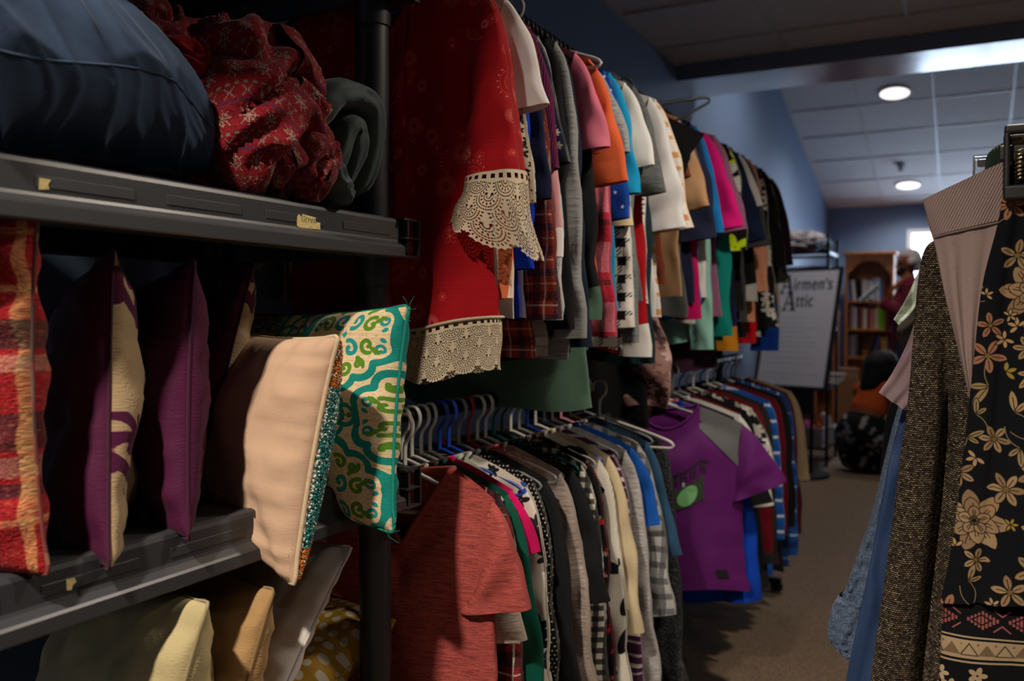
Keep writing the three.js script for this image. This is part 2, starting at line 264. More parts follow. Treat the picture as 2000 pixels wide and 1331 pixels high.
// ---------- the shelving unit ----------
const SX = -0.87, SZ0 = -0.385, SZ1 = -1.305, SD = 0.457;          // front plane, two ends, depth
const DECKS = [0.07, 0.5, 0.953, 1.386, 1.83];
{
  const unit = thing('shelving_unit', 'dark grey plastic shelving unit piled with bedding and pillows', 'shelving unit', [0, 0, 0]);
  const prof = [[-0.03, 0], [-0.006, 0], [0, -0.003], [0.002, -0.008], [0.004, -0.038], [0.0055, -0.042], [0.0145, -0.0485], [0.0172, -0.0515], [0.0185, -0.0665], [0.0165, -0.0685], [-0.03, -0.0685], [-0.03, -0.006]];
  const shape = new THREE.Shape(prof.map((p) => new THREE.Vector2(...p)));
  const len = SZ0 - SZ1 - 0.03;
  for (const y of DECKS) {
    const s = new THREE.Group(); s.name = 'shelf'; s.position.set(SX, y, 0); unit.add(s);
    const lip = new THREE.ExtrudeGeometry(shape, { depth: len, bevelEnabled: false }); lip.translate(0, 0, SZ1 + 0.03);
    part('front_lip', lip, RESIN, s);
    const d = [box6(-SD, -SD + 0.03, -0.068, 0, SZ1, SZ0), box6(-SD, 0, -0.068, 0, SZ0 - 0.028, SZ0), box6(-SD, 0, -0.068, 0, SZ1 + 0.016, SZ1 + 0.03)];
    for (let k = 0; k < 6; k++) { const x0 = -SD + 0.03 + k * 0.068; d.push(box6(x0 + 0.014, x0 + 0.062, -0.014, 0, SZ1 + 0.03, SZ0 - 0.02)); }
    for (let k = 0; k < 9; k++) { const z0 = SZ1 + 0.05 + k * 0.098; d.push(box6(-SD + 0.03, -0.03, -0.03, -0.0005, z0, z0 + 0.028)); }
    part('deck', join(d), RESIN, s);
    for (let k = 0; k < 5; k++) { const e = part('embossed_panel', rbox(0.0014, 0.0125, 0.125, 0.0006), RESIN, s); e.position.set(0.0036, -0.026, SZ1 + 0.12 + k * 0.172); e.rotation.z = 0.066; }
    // the open ribbed corner socket at the end
    part('corner_socket', join([box6(-0.03, 0.0185, -0.0685, -0.064, SZ1 - 0.014, SZ1 + 0.03), box6(-0.03, 0.0185, -0.036, -0.033, SZ1 - 0.014, SZ1 + 0.03), box6(-0.03, 0.016, -0.004, 0, SZ1 - 0.014, SZ1 + 0.03), box6(0.006, 0.0185, -0.0685, 0, SZ1 - 0.016, SZ1 - 0.012), box6(-0.03, 0.014, -0.068, 0, SZ1 + 0.012, SZ1 + 0.018)]), RESIN, s);
  }
  for (const [x, z] of [[SX - 0.045, SZ1 + 0.034], [SX - SD + 0.05, SZ1 + 0.04], [SX - 0.045, SZ0 - 0.04], [SX - SD + 0.05, SZ0 - 0.04]]) {
    const p = part('post', cyl(0.0275, 0.0275, 1.84, x, 0.92, z, 28), BLACK, unit);
    for (const y of DECKS.slice(1)) part('post_collar', cyl(0.033, 0.03, 0.05, x, y - 0.09, z, 24), BLACK, p);
  }
}
// torn masking tape on the lips
const tapeMat = cloth('#ffffff', tex(128, 64, [0.03, 0.015], (c, w, h) => { fill(c, w, h, '#cdb97e'); speckle(c, w, h, 200, ['#b9a367', '#dccb96'], 3, 4, 6); }), { depth: 0.0001, sheen: 0 });
function tape(pts, y, z, label, mat = tapeMat, slope = 0.09, x = SX + 0.0046) {
  const s = new THREE.Shape(pts.map((p) => new THREE.Vector2(...p))); const g = new THREE.ExtrudeGeometry(s, { depth: 0.0004, bevelEnabled: false });
  const m = single('tape_scrap', g, mat, label, 'tape', [x, y, z]); m.rotation.set(0, Math.PI / 2, 0); return m;
}
{
  const p = onX(75, 377, SX + 0.004); p.y = 1.386 - 0.031; tape([[0, 0], [0.012, 0.002], [0.0105, 0.007], [0.014, 0.012], [0.001, 0.0125]], p.y - 0.004, p.z, 'small torn scrap of masking tape on the upper shelf lip');
  const q = onX(130, 1150, SX + 0.005); q.y = 0.953 - 0.026; tape([[0, 0], [0.006, -0.001], [0.008, 0.004], [0.012, 0.006], [0.01, 0.011], [0, 0.012]], q.y - 0.006, q.z, 'small torn scrap of masking tape on the lower shelf lip');
  const words = tex(256, 96, [0.06, 0.0225], (c, w, h) => { fill(c, w, h, '#cdb97e'); speckle(c, w, h, 300, ['#b9a367', '#dccb96'], 3, 4, 6); c.fillStyle = '#20201c'; c.font = 'italic 52px serif'; c.fillText('Green', 34, 56); });
  words.repeat.set(1 / 0.06, 1 / 0.0225);
  const r = onX(580, 448, SX + 0.0045); r.y = 1.386 - 0.0285; tape([[0, 0.002], [0.006, 0], [0.052, 0.001], [0.052, 0.011], [0.041, 0.012], [0.042, 0.018], [0.012, 0.0205], [0.009, 0.016], [0.004, 0.02], [0, 0.015]], r.y - 0.0105, r.z, 'handwritten masking tape label reading Green on the upper shelf lip', cloth('#ffffff', words, { depth: 0.0001, sheen: 0 }));
}

// ---------- pillows ----------
function pillowAt(w, h, T_, sign, o) {
  const { seed = 1, wr = 0.004, pinch = 0.055, puff = 0.42, dent = 0.006, gather = 26, warp = null } = o;
  return (s, t) => {
    const base = Math.max(0, (1 - s * s) * (1 - t * t));
    let x = w / 2 * s * (1 - pinch * (1 - t * t) * s * s), y = h / 2 * t * (1 - pinch * (1 - s * s) * t * t);
    let z = T_ / 2 * Math.pow(base, puff);
    const q = Math.pow(base, 0.3);
    z += q * wr * (Math.pow(Math.abs(s), 3) * Math.sin(t * gather + 3 * noise(t * 4, seed)) + Math.pow(Math.abs(t), 3) * Math.sin(s * gather + 3 * noise(s * 4, seed + 9)));
    z += q * dent * fbm(s * 1.6 + seed, t * 1.6, sign);
    z += q * wr * 0.9 * (0.5 - Math.abs(noise(s * 3 + seed, t * 3 + s * 2, 3 + sign)) * 2.2) * smooth(0.1, 0.8, Math.max(Math.abs(s), Math.abs(t)));
    const p = V(x, y, sign * z); if (warp) warp(p, s, t);
    return [p.x, p.y, p.z, x * (sign > 0 ? 1 : -1), y];
  };
}
function pillowSheet(w, h, T_, sign, o) { const f = pillowAt(w, h, T_, sign, o), n = 46; return grid(n, n, (a, b) => f(Math.sin((a - 0.5) * Math.PI), -Math.sin((b - 0.5) * Math.PI))); }
function rim(w, h, pinch, warp, lift = 0) {
  const pts = [];
  for (let k = 0; k < 4; k++) for (let i = 0; i < 10; i++) {
    const q = -1 + i / 5; let [s, t] = [[q, 1], [1, -q], [-q, -1], [-1, q]][k];
    const p = V(w / 2 * s * (1 - pinch * (1 - t * t) * s * s), h / 2 * t * (1 - pinch * (1 - s * s) * t * t), lift); if (warp) warp(p, s, t); pts.push(p);
  }
  return pts;
}
// edge: middle of the edge that points into the aisle; the pillow runs back from it
function pillow(label, edge, w, h, T_, yaw, roll, pitch, face, o = {}) {
  const p = thing(o.name ?? 'throw_pillow', label, 'pillow', [0, 0, 0], 'pillows on the shelving unit');
  p.rotation.order = 'YXZ'; p.rotation.set(pitch, yaw, roll);
  p.position.copy(V(...edge)).sub(V(w / 2, 0, 0).applyEuler(p.rotation));
  const f = part('front_cover', pillowSheet(w, h, T_, 1, o), face, p), b = part('back_cover', pillowSheet(w, h, T_ * (o.backT ?? 1), -1, o), o.back ?? face, p);
  if (o.piping !== null) part('seam', tube(rim(w, h, o.pinch ?? 0.055, o.warp), o.pipeR ?? 0.0022, 160, 6, true, 0.3), o.piping ?? face, p);
  return p;
}
const velvet = (c, o = {}) => cloth(c, null, { bump: 'fuzz', depth: 0.0006, rough: 0.75, sheen: 0.8, ...o });
const plum = velvet('#3d0d2c', { sheen: 0.35 });
pillow('fuzzy red tartan pillow at the near end of the middle shelf', [-0.858, 1.137, -0.605], 0.4, 0.375, 0.16, 0.3, 0.04, -0.03, cloth('#ffffff', T.tartan, { bump: 'fuzz', depth: 0.002, sheen: 0.4 }), { seed: 3, wr: 0.012, gather: 17, dent: 0.02 });
pillow('plum velvet pillow with cream scroll front beside the tartan pillow', [-0.872, 1.118, -0.7], 0.38, 0.37, 0.115, -0.5, 0.2, -0.06, plum, { seed: 8, back: cloth('#ffffff', T.scroll, { bump: 'fuzz', depth: 0.0008, sheen: 0.4 }), wr: 0.004, dent: 0.02 });
pillow('plain plum velvet pillow in the middle of the middle shelf', [-0.862, 1.118, -0.81], 0.38, 0.35, 0.115, -0.42, 0.14, -0.08, plum, { seed: 13, wr: 0.004, dent: 0.02 });
pillow('plum pillow with cream scroll edge leaning behind the beige pillow', [-0.965, 1.13, -0.975], 0.34, 0.34, 0.1, -0.5, -0.12, -0.2, plum, { seed: 21, wr: 0.006, back: cloth('#ffffff', T.scroll, { bump: 'fuzz', depth: 0.0008, sheen: 0.4 }) });
// beige pillow: plain back towards us, beaded front beyond the seam
{
  const w = 0.34, h = 0.315, warp = (p, s, t) => { if (t < 0) p.y -= 0.022 * smooth(0.2, 1, s) * smooth(0, 1, -t); };
  const beige = cloth('#ad9079', null, { depth: 0.0005, sheen: 0.3 });
  const beads = [['#b8651a', '#c9781f', '#a85512'], ['#0e5c5c', '#127070', '#0a4648', '#17807c'], ['#c8c4bc', '#ddd9d2', '#b5b1aa'], ['#8e1f38', '#a52a44']];
  const o = { seed: 31, wr: 0.0075, gather: 30, dent: 0.012, warp, back: cloth('#cfc7ba', null, { depth: 0.0008 }), backT: 1.15, piping: cloth('#c2ad90', null, {}), pipeR: 0.0034 };
  const p = pillow('beige pillow with beaded front sticking out over the shelf edge', [-0.782, 1.035, -0.955], w, h, 0.12, -0.33, -0.02, -0.2, beige, o);
  // lower flap of the envelope closure, lying over the cover
  const at = pillowAt(w, h, 0.12, 1, o);
  part('closure_flap', grid(50, 10, (a, b) => { const q = at(lerp(-0.985, 0.985, a), lerp(-0.62, -0.985, b) + 0.03 * Math.sin(a * 4)); return [q[0], q[1], q[2] + 0.004 * (1 - b) * (1 - Math.abs(2 * a - 1) ** 5) + 0.0006, q[3], q[4]]; }), beige, p);
  const R = rng(88), proto = new THREE.SphereGeometry(0.0021, 6, 5), list = beads.map(() => []), m4 = new THREE.Matrix4();
  for (let k = 0; k < 5200; k++) {
    const s = 1 - Math.pow(R(), 1.6) * 0.62, t = (R() * 2 - 1) * 0.97, base = (1 - s * s) * (1 - t * t);
    const q = V(w / 2 * s * (1 - 0.055 * (1 - t * t) * s * s), h / 2 * t * (1 - 0.055 * (1 - s * s) * t * t), -(0.115 * 1.15 / 2 * Math.pow(base, 0.42)) - 0.001 - R() * 0.003); warp(q, s, t);
    const f = noise(s * 5, t * 2.2, 2) + 0.2 * (R() - 0.5); let n = 2; const e = Math.abs(t + 0.04);
    if (e > 0.6 - 0.15 * f) n = 0; else if (s > 0.7 + 0.06 * Math.sin(t * 7) && s < 0.9985) n = 1; else if (e < 0.3 && s < 0.7) n = 3; if (R() < 0.12) n = 2;
    list[n].push(m4.makeRotationFromEuler(new THREE.Euler(R() * 3, R() * 3, 0)).setPosition(q).clone());
  }
  const names = ['amber beads', 'teal glass beads', 'clear white beads', 'dark red beads'], cols = [0xb0621c, 0x0f6461, 0xc9c5bd, 0x93213c];
  list.forEach((l, i) => { const g = join(l.map((m) => proto.clone().applyMatrix4(m))); const o = part('bead_patch', g, plain(cols[i], 0.22), p, names[i]); o.userData.kind = 'stuff'; });
}
{
  const ogee = cloth('#ffffff', T.ogee, { bump: 'ogeeBump', depth: 0.0007, sheen: 0.2 });
  const p = pillow('cream pillow with teal and green damask scrolls at the shelf end', [-0.768, 1.062, -1.135], 0.44, 0.345, 0.13, -0.2, 0.02, -0.12, ogee, { seed: 44, wr: 0.007, gather: 20, dent: 0.012, piping: cloth('#1a7d70', null, {}), pipeR: 0.003 });
  const R = rng(4), fr = []; for (const [x, y] of [[0.218, 0.17], [0.215, -0.168]]) for (let k = 0; k < 9; k++) { const a = R() * 6.3, l = 0.012 + R() * 0.012; fr.push(tube([[x, y, 0], [x + 0.4 * l * Math.cos(a), y + 0.5 * l * Math.sin(a), 0.003], [x + l * Math.cos(a + 0.5), y + l * Math.sin(a + 0.4), (R() - 0.5) * 0.01]], 0.0005, 5, 4)); }
  part('loose_threads', join(fr), cloth('#0f5f55', null, {}), p);
}
// lower shelf
pillow('sage cream velvet pillow nearest on the lower shelf', [-0.83, 0.69, -0.735], 0.42, 0.375, 0.16, -0.42, 0.05, -0.3, velvet('#a1946e', { sheen: 0.5 }), { seed: 51, wr: 0.009, dent: 0.022, gather: 12 });
pillow('tan velvet pillow with slim seam second on the lower shelf', [-0.845, 0.68, -0.87], 0.4, 0.35, 0.12, -0.42, 0.03, -0.3, velvet('#94764f', { sheen: 0.5 }), { seed: 57, wr: 0.008, dent: 0.016, gather: 12 });
pillow('thin white bed pillow leaning behind the tan pillow', [-0.865, 0.69, -1.0], 0.42, 0.4, 0.07, -0.4, 0.03, -0.52, cloth('#c2bcb8', null, { sheen: 0.1 }), { seed: 61, wr: 0.006 });
pillow('yellow pillow with pale dots lying at the end of the lower shelf', [-0.955, 0.575, -1.19], 0.36, 0.34, 0.16, -0.25, -0.05, -1.0, cloth('#ffffff', T.yellowdots, { rough: 0.6 }), { seed: 67, wr: 0.012, gather: 13, dent: 0.02, piping: cloth('#b08a30', null, {}) });

// ---------- bedding on the upper shelf ----------
{
  const t = thing('comforter', 'bundled navy blue comforter on the upper shelf', 'bedding', [-1.02, 1.386, 0]);
  const navy = cloth('#36465f', null, { depth: 0.0003, sheen: 0.3 });
  const L = 0.78, z0 = -0.2;
  const ridge = (x, y, z) => Math.pow(1 - Math.min(1, Math.abs(noise(x, y, z)) * 2.4), 2);
  const surf = (u, v, off = 0) => {
    const a = (u + 0.5) * Math.PI * 2, q = v, cap = Math.pow(Math.max(0, 1 - Math.pow(q, 3.2)), 0.62) * Math.min(1, Math.sqrt(q * 12 + 0.05)), along = q * L, arc = a * 0.15;
    const q1 = along * 0.9 + arc * 0.55, q2 = arc * 0.9 - along * 0.6;
    const f = off + 0.011 * ridge(q1 * 11 + 1.1 * noise(q2 * 5, q1 * 3), q2 * 3, 1) + 0.005 * ridge(q1 * 23 + 0.8 * noise(q2 * 9, q1 * 4), q2 * 4, 4) + 0.014 * noise(q1 * 5, q2 * 5, 8) + 0.0004 * fbm(arc * 60, along * 60, 3);
    const rx = 0.172 + f, ry = 0.125 + f * 0.8, c = Math.cos(a), s = Math.sin(a), k = Math.pow(Math.abs(c) ** 2.6 + Math.abs(s) ** 2.6, -1 / 2.6);
    const y = 0.131 + ry * k * s * cap - 0.05 * smooth(0.72, 1, q) + (1 - cap) * -0.01;
    return [rx * k * c * cap + 0.03 * smooth(0.5, 1, q), Math.max(0.002, y), z0 - along, a * 0.16, along];
  };
  part('cover', grid(150, 150, (u, v) => surf(u, v), true), navy, t);
  const seam = []; for (let i = 0; i <= 60; i++) { const p = surf(0.475 - 0.02 * Math.sin(i * 0.1), 0.3 + 0.6 * i / 60, 0.0006); seam.push(V(p[0], p[1], p[2])); }
  part('edge_seam', tube(seam, 0.0016, 160, 5), navy, t);
}
{
  const t = thing('blanket', 'crumpled red blanket with grey snowflake knit pattern on the upper shelf', 'blanket', [-0.985, 1.386, -0.985]);
  const knit = cloth('#ffffff', T.fairisle, { bump: 'fuzz', depth: 0.0018, sheen: 0.3 });
  const lump = (cx, cy, cz, rx, ry, rz, seed, amp, turn) => grid(90, 60, (u, v) => {
    const a = u * Math.PI * 2, b = v * Math.PI, d = V(Math.sin(b) * Math.cos(a), Math.cos(b), Math.sin(b) * Math.sin(a));
    const w = a * turn + 2.4 * d.y + 1.5 * noise(d.x * 1.5 + seed, d.y * 1.5, d.z * 1.5);
    const f = 1 + amp * (1 - 2.2 * Math.abs(noise(w * 1.1, d.y * 1.2 + seed, seed))) + amp * 0.7 * noise(d.x * 2.2 + seed, d.y * 2.2, d.z * 2.2) - amp * 1.4 * Math.exp(-Math.pow(Math.sin(w * 1.5 + seed) / 0.22, 2)) ;
    const k = Math.pow(Math.abs(d.x) ** 2.6 + Math.abs(d.y) ** 2.6 + Math.abs(d.z) ** 2.6, -1 / 2.6);
    return [cx + rx * d.x * f * k, Math.max(0.003, cy + ry * d.y * f * k), cz + rz * d.z * f * k, a * 0.11, b * 0.12 + 0.04 * Math.sin(a * 2)];
  }, true);
  part('main_bundle', lump(0.02, 0.13, -0.01, 0.125, 0.125, 0.095, 2.3, 0.12, 1.0), knit, t);
  part('upper_fold', lump(-0.06, 0.2, 0.075, 0.075, 0.075, 0.06, 6.1, 0.12, 1.0), knit, t);
  part('side_fold', lump(0.085, 0.07, -0.07, 0.06, 0.062, 0.045, 9.4, 0.14, 1.0), knit, t);
  part('plain_fold', lump(-0.02, 0.165, 0.09, 0.085, 0.05, 0.036, 4.2, 0.1, 1.0), cloth('#8a1019', null, { bump: 'fuzz', depth: 0.0012, sheen: 0.5 }), t, 'plain red underside');
}
{
  const t = thing('throw_blanket', 'folded dark grey velvet throw at the end of the upper shelf', 'throw', [0, 1.386, 0]);
  const grey = velvet('#3b4647', { sheen: 1, rough: 0.65 });
  // an arch of thick cloth: the path runs over the top, the section is a flat loop across the shelf
  const arch = (path, thick, x0, x1, seed) => { const cv = new THREE.CatmullRomCurve3(path.map(([z, y]) => V(0, y, z)), false, 'catmullrom', 0.4); return grid(64, 70, (u, v) => {
    const p = cv.getPoint(v), d = cv.getTangent(v), n = V(0, -d.z, d.y), a = u * Math.PI * 2, c = Math.cos(a), s = Math.sin(a), k = Math.pow(Math.abs(c) ** 5 + Math.abs(s) ** 3, -1 / 4), end = Math.pow(Math.sin(Math.PI * clamp(v, 0.004, 0.996)), 0.16);
    const f = 0.003 * fbm(c * 2 + seed, v * 3, s) + 0.004 * (1 - 2 * Math.abs(noise(c * 2 + v * 3, v * 5 + seed, s * 0.7)));
    const x = (x0 + x1) / 2 + (x1 - x0) / 2 * c * k * end + f * c, o = thick / 2 * s * k * end + f * s;
    return [x, Math.max(0.002, p.y + n.y * o), p.z + n.z * o, a * 0.1, v * 0.4];
  }, true); };
  part('outer_fold', arch([[-1.06, 0.075], [-1.068, 0.13], [-1.095, 0.168], [-1.14, 0.181], [-1.185, 0.165], [-1.206, 0.11], [-1.211, 0.028]], 0.05, -1.2, -0.838, 2), grey, t);
  part('inner_fold', arch([[-1.115, 0.02], [-1.12, 0.08], [-1.135, 0.125], [-1.15, 0.125], [-1.163, 0.09], [-1.166, 0.024]], 0.046, -1.2, -0.846, 7), grey, t);
  part('draped_corner', arch([[-1.06, 0.11], [-1.085, 0.06], [-1.115, 0.024], [-1.16, 0.018]], 0.03, -1.15, -0.842, 12), grey, t);
}

{  // unseen bags, added and sized so their shadow darkens the kimono body
  for (const [z, hz, label, col] of [[-0.665, 0.27, 'unseen pale bag added at the near end of the top shelf for shade', '#8d8a86'], [-1.12, 0.17, 'unseen grey bag added at the far end of the top shelf for shade', '#6d6c70']]) {
    const t = thing('shade_bag', label, 'bag', [-0.962, 1.832, z]);
    part('cloth', grid(60, 40, (u, v) => { const a = u * 6.283, q = Math.sin(v * Math.PI), c = Math.cos(a), s = Math.sin(a), k = Math.pow(Math.abs(c) ** 4 + Math.abs(s) ** 4, -1 / 4), f = 1 + 0.04 * fbm(c * 2, v * 4 + z, s * 2); return [0.262 * c * k * Math.pow(q, 0.3) * f, 0.21 - 0.21 * Math.cos(v * Math.PI), hz * s * k * Math.pow(q, 0.3) * f, a * 0.2, v * 0.4]; }, true), cloth(col), t);
    part('drawstring', tube([[0, 0.42, 0], [0.04, 0.43, 0.03], [0.1, 0.39, 0.06], [0.14, 0.35, 0.05]], 0.004, 20, 6), cloth('#b9b4aa'), t);
  }
}

// ---------- prints for the clothes ----------
const P = {
  rust: stripes(0.05, [['#b9603c', 3], ['#d8c3ad', 2], ['#a5492c', 2], ['#e0d2c2', 1]], 'v'),
  leopard: blobs(0.14, '#c9bda6', ['#1c1815', '#2a2320'], 60, 9, 16, 3),
  rustPlaid: plaid(0.09, '#8d3226', [['#1f2440', 0.1, 0.16], ['#d9a27f', 0.4, 0.05], ['#2b1a1e', 0.6, 0.2], ['#d7cfc4', 0.88, 0.04]]),
  navyFloral: blobs(0.16, '#141a30', ['#b9b39c', '#8d8a7a', '#d2ccb6'], 22, 10, 20, 8),
  greyStripe: stripes(0.05, [['#a9aba9', 4], ['#8f9291', 1], ['#b9bab8', 3], ['#999c9b', 1]]),
  buffalo: plaid(0.14, '#b8243c', [['#e8a5b2', 0.0, 0.5, 0.55], ['#26201f', 0.62, 0.1, 0.45]]),
  stars: dots(0.14, '#0f3d96', '#dfe6f4', 4, 0.16, 4, 'star'),
  peachStripe: stripes(0.085, [['#d9d4cc', 3], ['#c9935f', 1.4], ['#ddd8d1', 2], ['#cf9c6a', 1]]),
  dash: dots(0.06, '#d8d5ce', '#161616', 5, 0.42, 6, 'leaf'),
  redPlaid: plaid(0.12, '#7d1f26', [['#171a24', 0.05, 0.3], ['#c9bfb2', 0.45, 0.03, 0.8], ['#151820', 0.6, 0.22], ['#c9bfb2', 0.92, 0.03, 0.8]]),
  lineprint: blobs(0.2, '#cfc5b8', ['#1b1a1c', '#24232a', '#2f4f9a'], 14, 16, 34, 15),
  micro: dots(0.05, '#0f0f11', '#bdb8ae', 6, 0.2, 5),
  bwcheck: plaid(0.024, '#d9d3c4', [['#111111', 0, 0.5, 0.75]], 128),
  redfloral: blobs(0.12, '#121012', ['#a11420', '#c21a28', '#8a8a80'], 30, 6, 14, 19),
  leafdots: dots(0.26, '#cfc9bd', '#16171a', 3, 0.3, 12, 'leaf'),
  purpleStripe: stripes(0.075, [['#3d1c38', 3], ['#b9a9b4', 0.8], ['#4a2544', 2], ['#d2c8cc', 1.2], ['#3a1a35', 1.4], ['#a08d9c', 0.6]]),
  greycheck: plaid(0.04, '#b9b9b7', [['#3c3f45', 0, 0.4, 0.6]], 128),
  boucle: tex(256, 256, [0.1, 0.1], (c, w, h) => { fill(c, w, h, '#232427'); speckle(c, w, h, 5000, ['#111214', '#3b3d41', '#55575b', '#1a1b1d'], 4, 71, 1.6); }),
  blueStripe: stripes(0.06, [['#14499c', 3], ['#c9d3e4', 1], ['#1a56ac', 2]]),
  bwfloral: blobs(0.2, '#17171a', ['#c9c5bb', '#a9a69d', '#dedad1'], 18, 16, 34, 27),
  neon: blobs(0.3, '#131417', ['#b8d418', '#c9c9c4', '#0c0c0d'], 9, 26, 44, 31),
  camo: blobs(0.24, '#2b2d27', ['#4c4b3d', '#16171a', '#6d6c60'], 24, 14, 30, 33),
  bluePlaid: plaid(0.1, '#1d4b96', [['#d4dae6', 0.1, 0.1, 0.7], ['#0e2450', 0.4, 0.3, 0.6]]),
  mauveFloral: blobs(0.2, '#8a6a66', ['#4c3634', '#b79a92', '#6e504c'], 26, 14, 30, 37),
  bandana: tex(1024, 1024, [0.34, 0.34], (c, w, h) => {
    fill(c, w, h, '#8f0d16'); const R = rng(101); c.lineCap = 'round';
    for (let y = 0; y < h; y += 5) { c.fillStyle = `rgba(${R() < 0.5 ? '190,50,50' : '90,4,10'},.13)`; c.fillRect(0, y, w, 2); }
    const lite = 'rgba(206,120,108,.75)', mid = 'rgba(186,62,58,.8)';
    for (let k = 0; k < 46; k++) {
      const x = R() * w, y = R() * h, r = 26 + R() * 60, kind = R();
      for (const ox of [-w, 0, w]) for (const oy of [-h, 0, h]) {
        c.save(); c.translate(x + ox, y + oy); c.rotate(k * 1.3); c.strokeStyle = kind < 0.4 ? lite : mid; c.fillStyle = lite; c.lineWidth = 3.5;
        if (kind < 0.4) { for (let q = 0; q < 26; q++) { const a = q * 6.283 / 26; c.beginPath(); c.moveTo(Math.cos(a) * r * 0.5, Math.sin(a) * r * 0.5); c.lineTo(Math.cos(a) * r, Math.sin(a) * r); c.stroke(); } c.beginPath(); c.arc(0, 0, r * 0.4, 0, 7); c.stroke(); }
        else if (kind < 0.75) { for (let q = 0; q < 6; q++) { c.beginPath(); c.ellipse(Math.cos(q * 1.047) * r * 0.4, Math.sin(q * 1.047) * r * 0.4, r * 0.24, r * 0.15, q * 1.047, 0, 7); c.stroke(); } c.beginPath(); c.arc(0, 0, r * 0.12, 0, 7); c.fill(); }
        else { for (let q = 1; q < 5; q++) { c.beginPath(); c.arc(0, 0, r * q * 0.32, 0.3, 2.9); c.stroke(); } for (let q = 0; q < 9; q++) { const a = 0.3 + q * 0.32; c.beginPath(); c.arc(Math.cos(a) * r * 1.45, Math.sin(a) * r * 1.45, 5, 0, 7); c.fill(); } }
        c.restore();
      }
    }
  }),
};
// crocheted cotton lace: white is thread, black is a hole
const laceDraw = (c, w, h) => {
  fill(c, w, h, '#fff'); c.fillStyle = '#000';
  for (let k = 0; k < 12; k++) c.fillRect((k + 0.25) * w / 12, h * 0.04, w / 12 * 0.5, h * 0.055);
  const dot = (x, y, rx, ry, a) => { for (const ox of [-w, 0, w]) { c.beginPath(); c.ellipse(x + ox, y, rx, ry, a, 0, 7); c.fill(); } };
  const fan = (cx, cy, r, rows, half) => { for (let j = 1; j <= rows; j++) { const q = r * j / rows, open = j % 3 !== 0, n = Math.max(3, Math.round(q * 2 * half / (w * (open ? 0.0145 : 0.024)))); for (let i = 0; i <= n; i++) { const a = Math.PI / 2 + lerp(-half, half, i / n); dot(cx + q * Math.cos(a), cy + q * Math.sin(a), w * (open ? 0.0042 : 0.0085), w * (open ? 0.0062 : 0.005), a); } } };
  for (let row = 0; row < 4; row++) for (let k = 0; k < 4; k++) { const cx = (k + 0.5 * (row % 2)) * w / 4, cy = h * (0.13 + row * 0.19); c.fillStyle = '#fff'; c.beginPath(); c.arc(cx, cy, w * 0.118, 0, Math.PI); c.fill(); c.fillStyle = '#000'; fan(cx, cy, w * 0.108, 6, 1.42); for (const s of [-1, 1]) dot(cx + s * w * 0.1, cy + h * 0.17, w * 0.012, w * 0.009, 0); }
  c.fillStyle = '#000'; c.beginPath(); c.moveTo(0, h); for (let i = 0; i <= 240; i++) { const x = i / 240 * w, s = Math.abs(Math.sin(i / 240 * Math.PI * 4)); c.lineTo(x, h * (0.84 + 0.13 * Math.pow(s, 0.6) - 0.02 * Math.abs(Math.sin(i * 0.42)))); } c.lineTo(w, h); c.fill();
};
const laceT = tex(2048, 1024, [0.24, 1], laceDraw, false);
T.lace = laceT;
const LACE = new THREE.MeshPhysicalMaterial({ color: 0xb3a38c, roughness: 0.95, alphaMap: laceT, transparent: true, alphaTest: 0.4, bumpMap: laceT, bumpScale: 0.0012, side: THREE.DoubleSide });

// ---------- racks ----------
const RAILS = {
  nearTop: { x: -1.0, y: 1.95, z0: -1.36, z1: -2.53, say: 'near upper rail', group: 'clothes on the near upper rail', hooks: 'hangers on the near upper rail' },
  nearLow: { x: -0.98, y: 1.02, z0: -1.36, z1: -2.53, say: 'near lower rail', group: 'clothes on the near lower rail', hooks: 'hangers on the near lower rail' },
  farTop: { x: -0.99, y: 1.95, z0: -2.57, z1: -4.02, say: 'far upper rail', group: 'clothes on the far upper rail', hooks: 'hangers on the far upper rail' },
  farLow: { x: -0.9, y: 1.03, z0: -2.57, z1: -4.02, say: 'far lower rail', group: 'clothes on the far lower rail', hooks: 'hangers on the far lower rail' },
};
for (const [a, b, label] of [['nearTop', 'nearLow', 'black double garment rack crowded with clothes beside the shelving unit'], ['farTop', 'farLow', 'black double garment rack crowded with clothes near the sign']]) {
  const A = RAILS[a], B = RAILS[b], t = thing('garment_rack', label, 'clothes rack', [0, 0, 0], 'double garment racks');
  const bar = (R) => { const g = new THREE.CylinderGeometry(0.0125, 0.0125, R.z0 - R.z1, 16); g.rotateX(Math.PI / 2); g.translate(R.x, R.y, (R.z0 + R.z1) / 2); return g; };
  part('upper_rail', bar(A), METAL, t); part('lower_rail', bar(B), METAL, t);
  for (const z of [A.z0, A.z1]) { part('upright', join([cyl(0.016, 0.016, A.y + 0.01, A.x, A.y / 2 + 0.005, z, 14), bx(Math.abs(A.x - B.x) + 0.02, 0.02, 0.02, (A.x + B.x) / 2, B.y, z)]), METAL, t); part('foot', join([bx(0.56, 0.025, 0.03, A.x, 0.045, z), cyl(0.028, 0.028, 0.024, A.x - 0.26, 0.02, z, 12).rotateX(0), cyl(0.028, 0.028, 0.024, A.x + 0.26, 0.02, z, 12)]), METAL, t); }
}
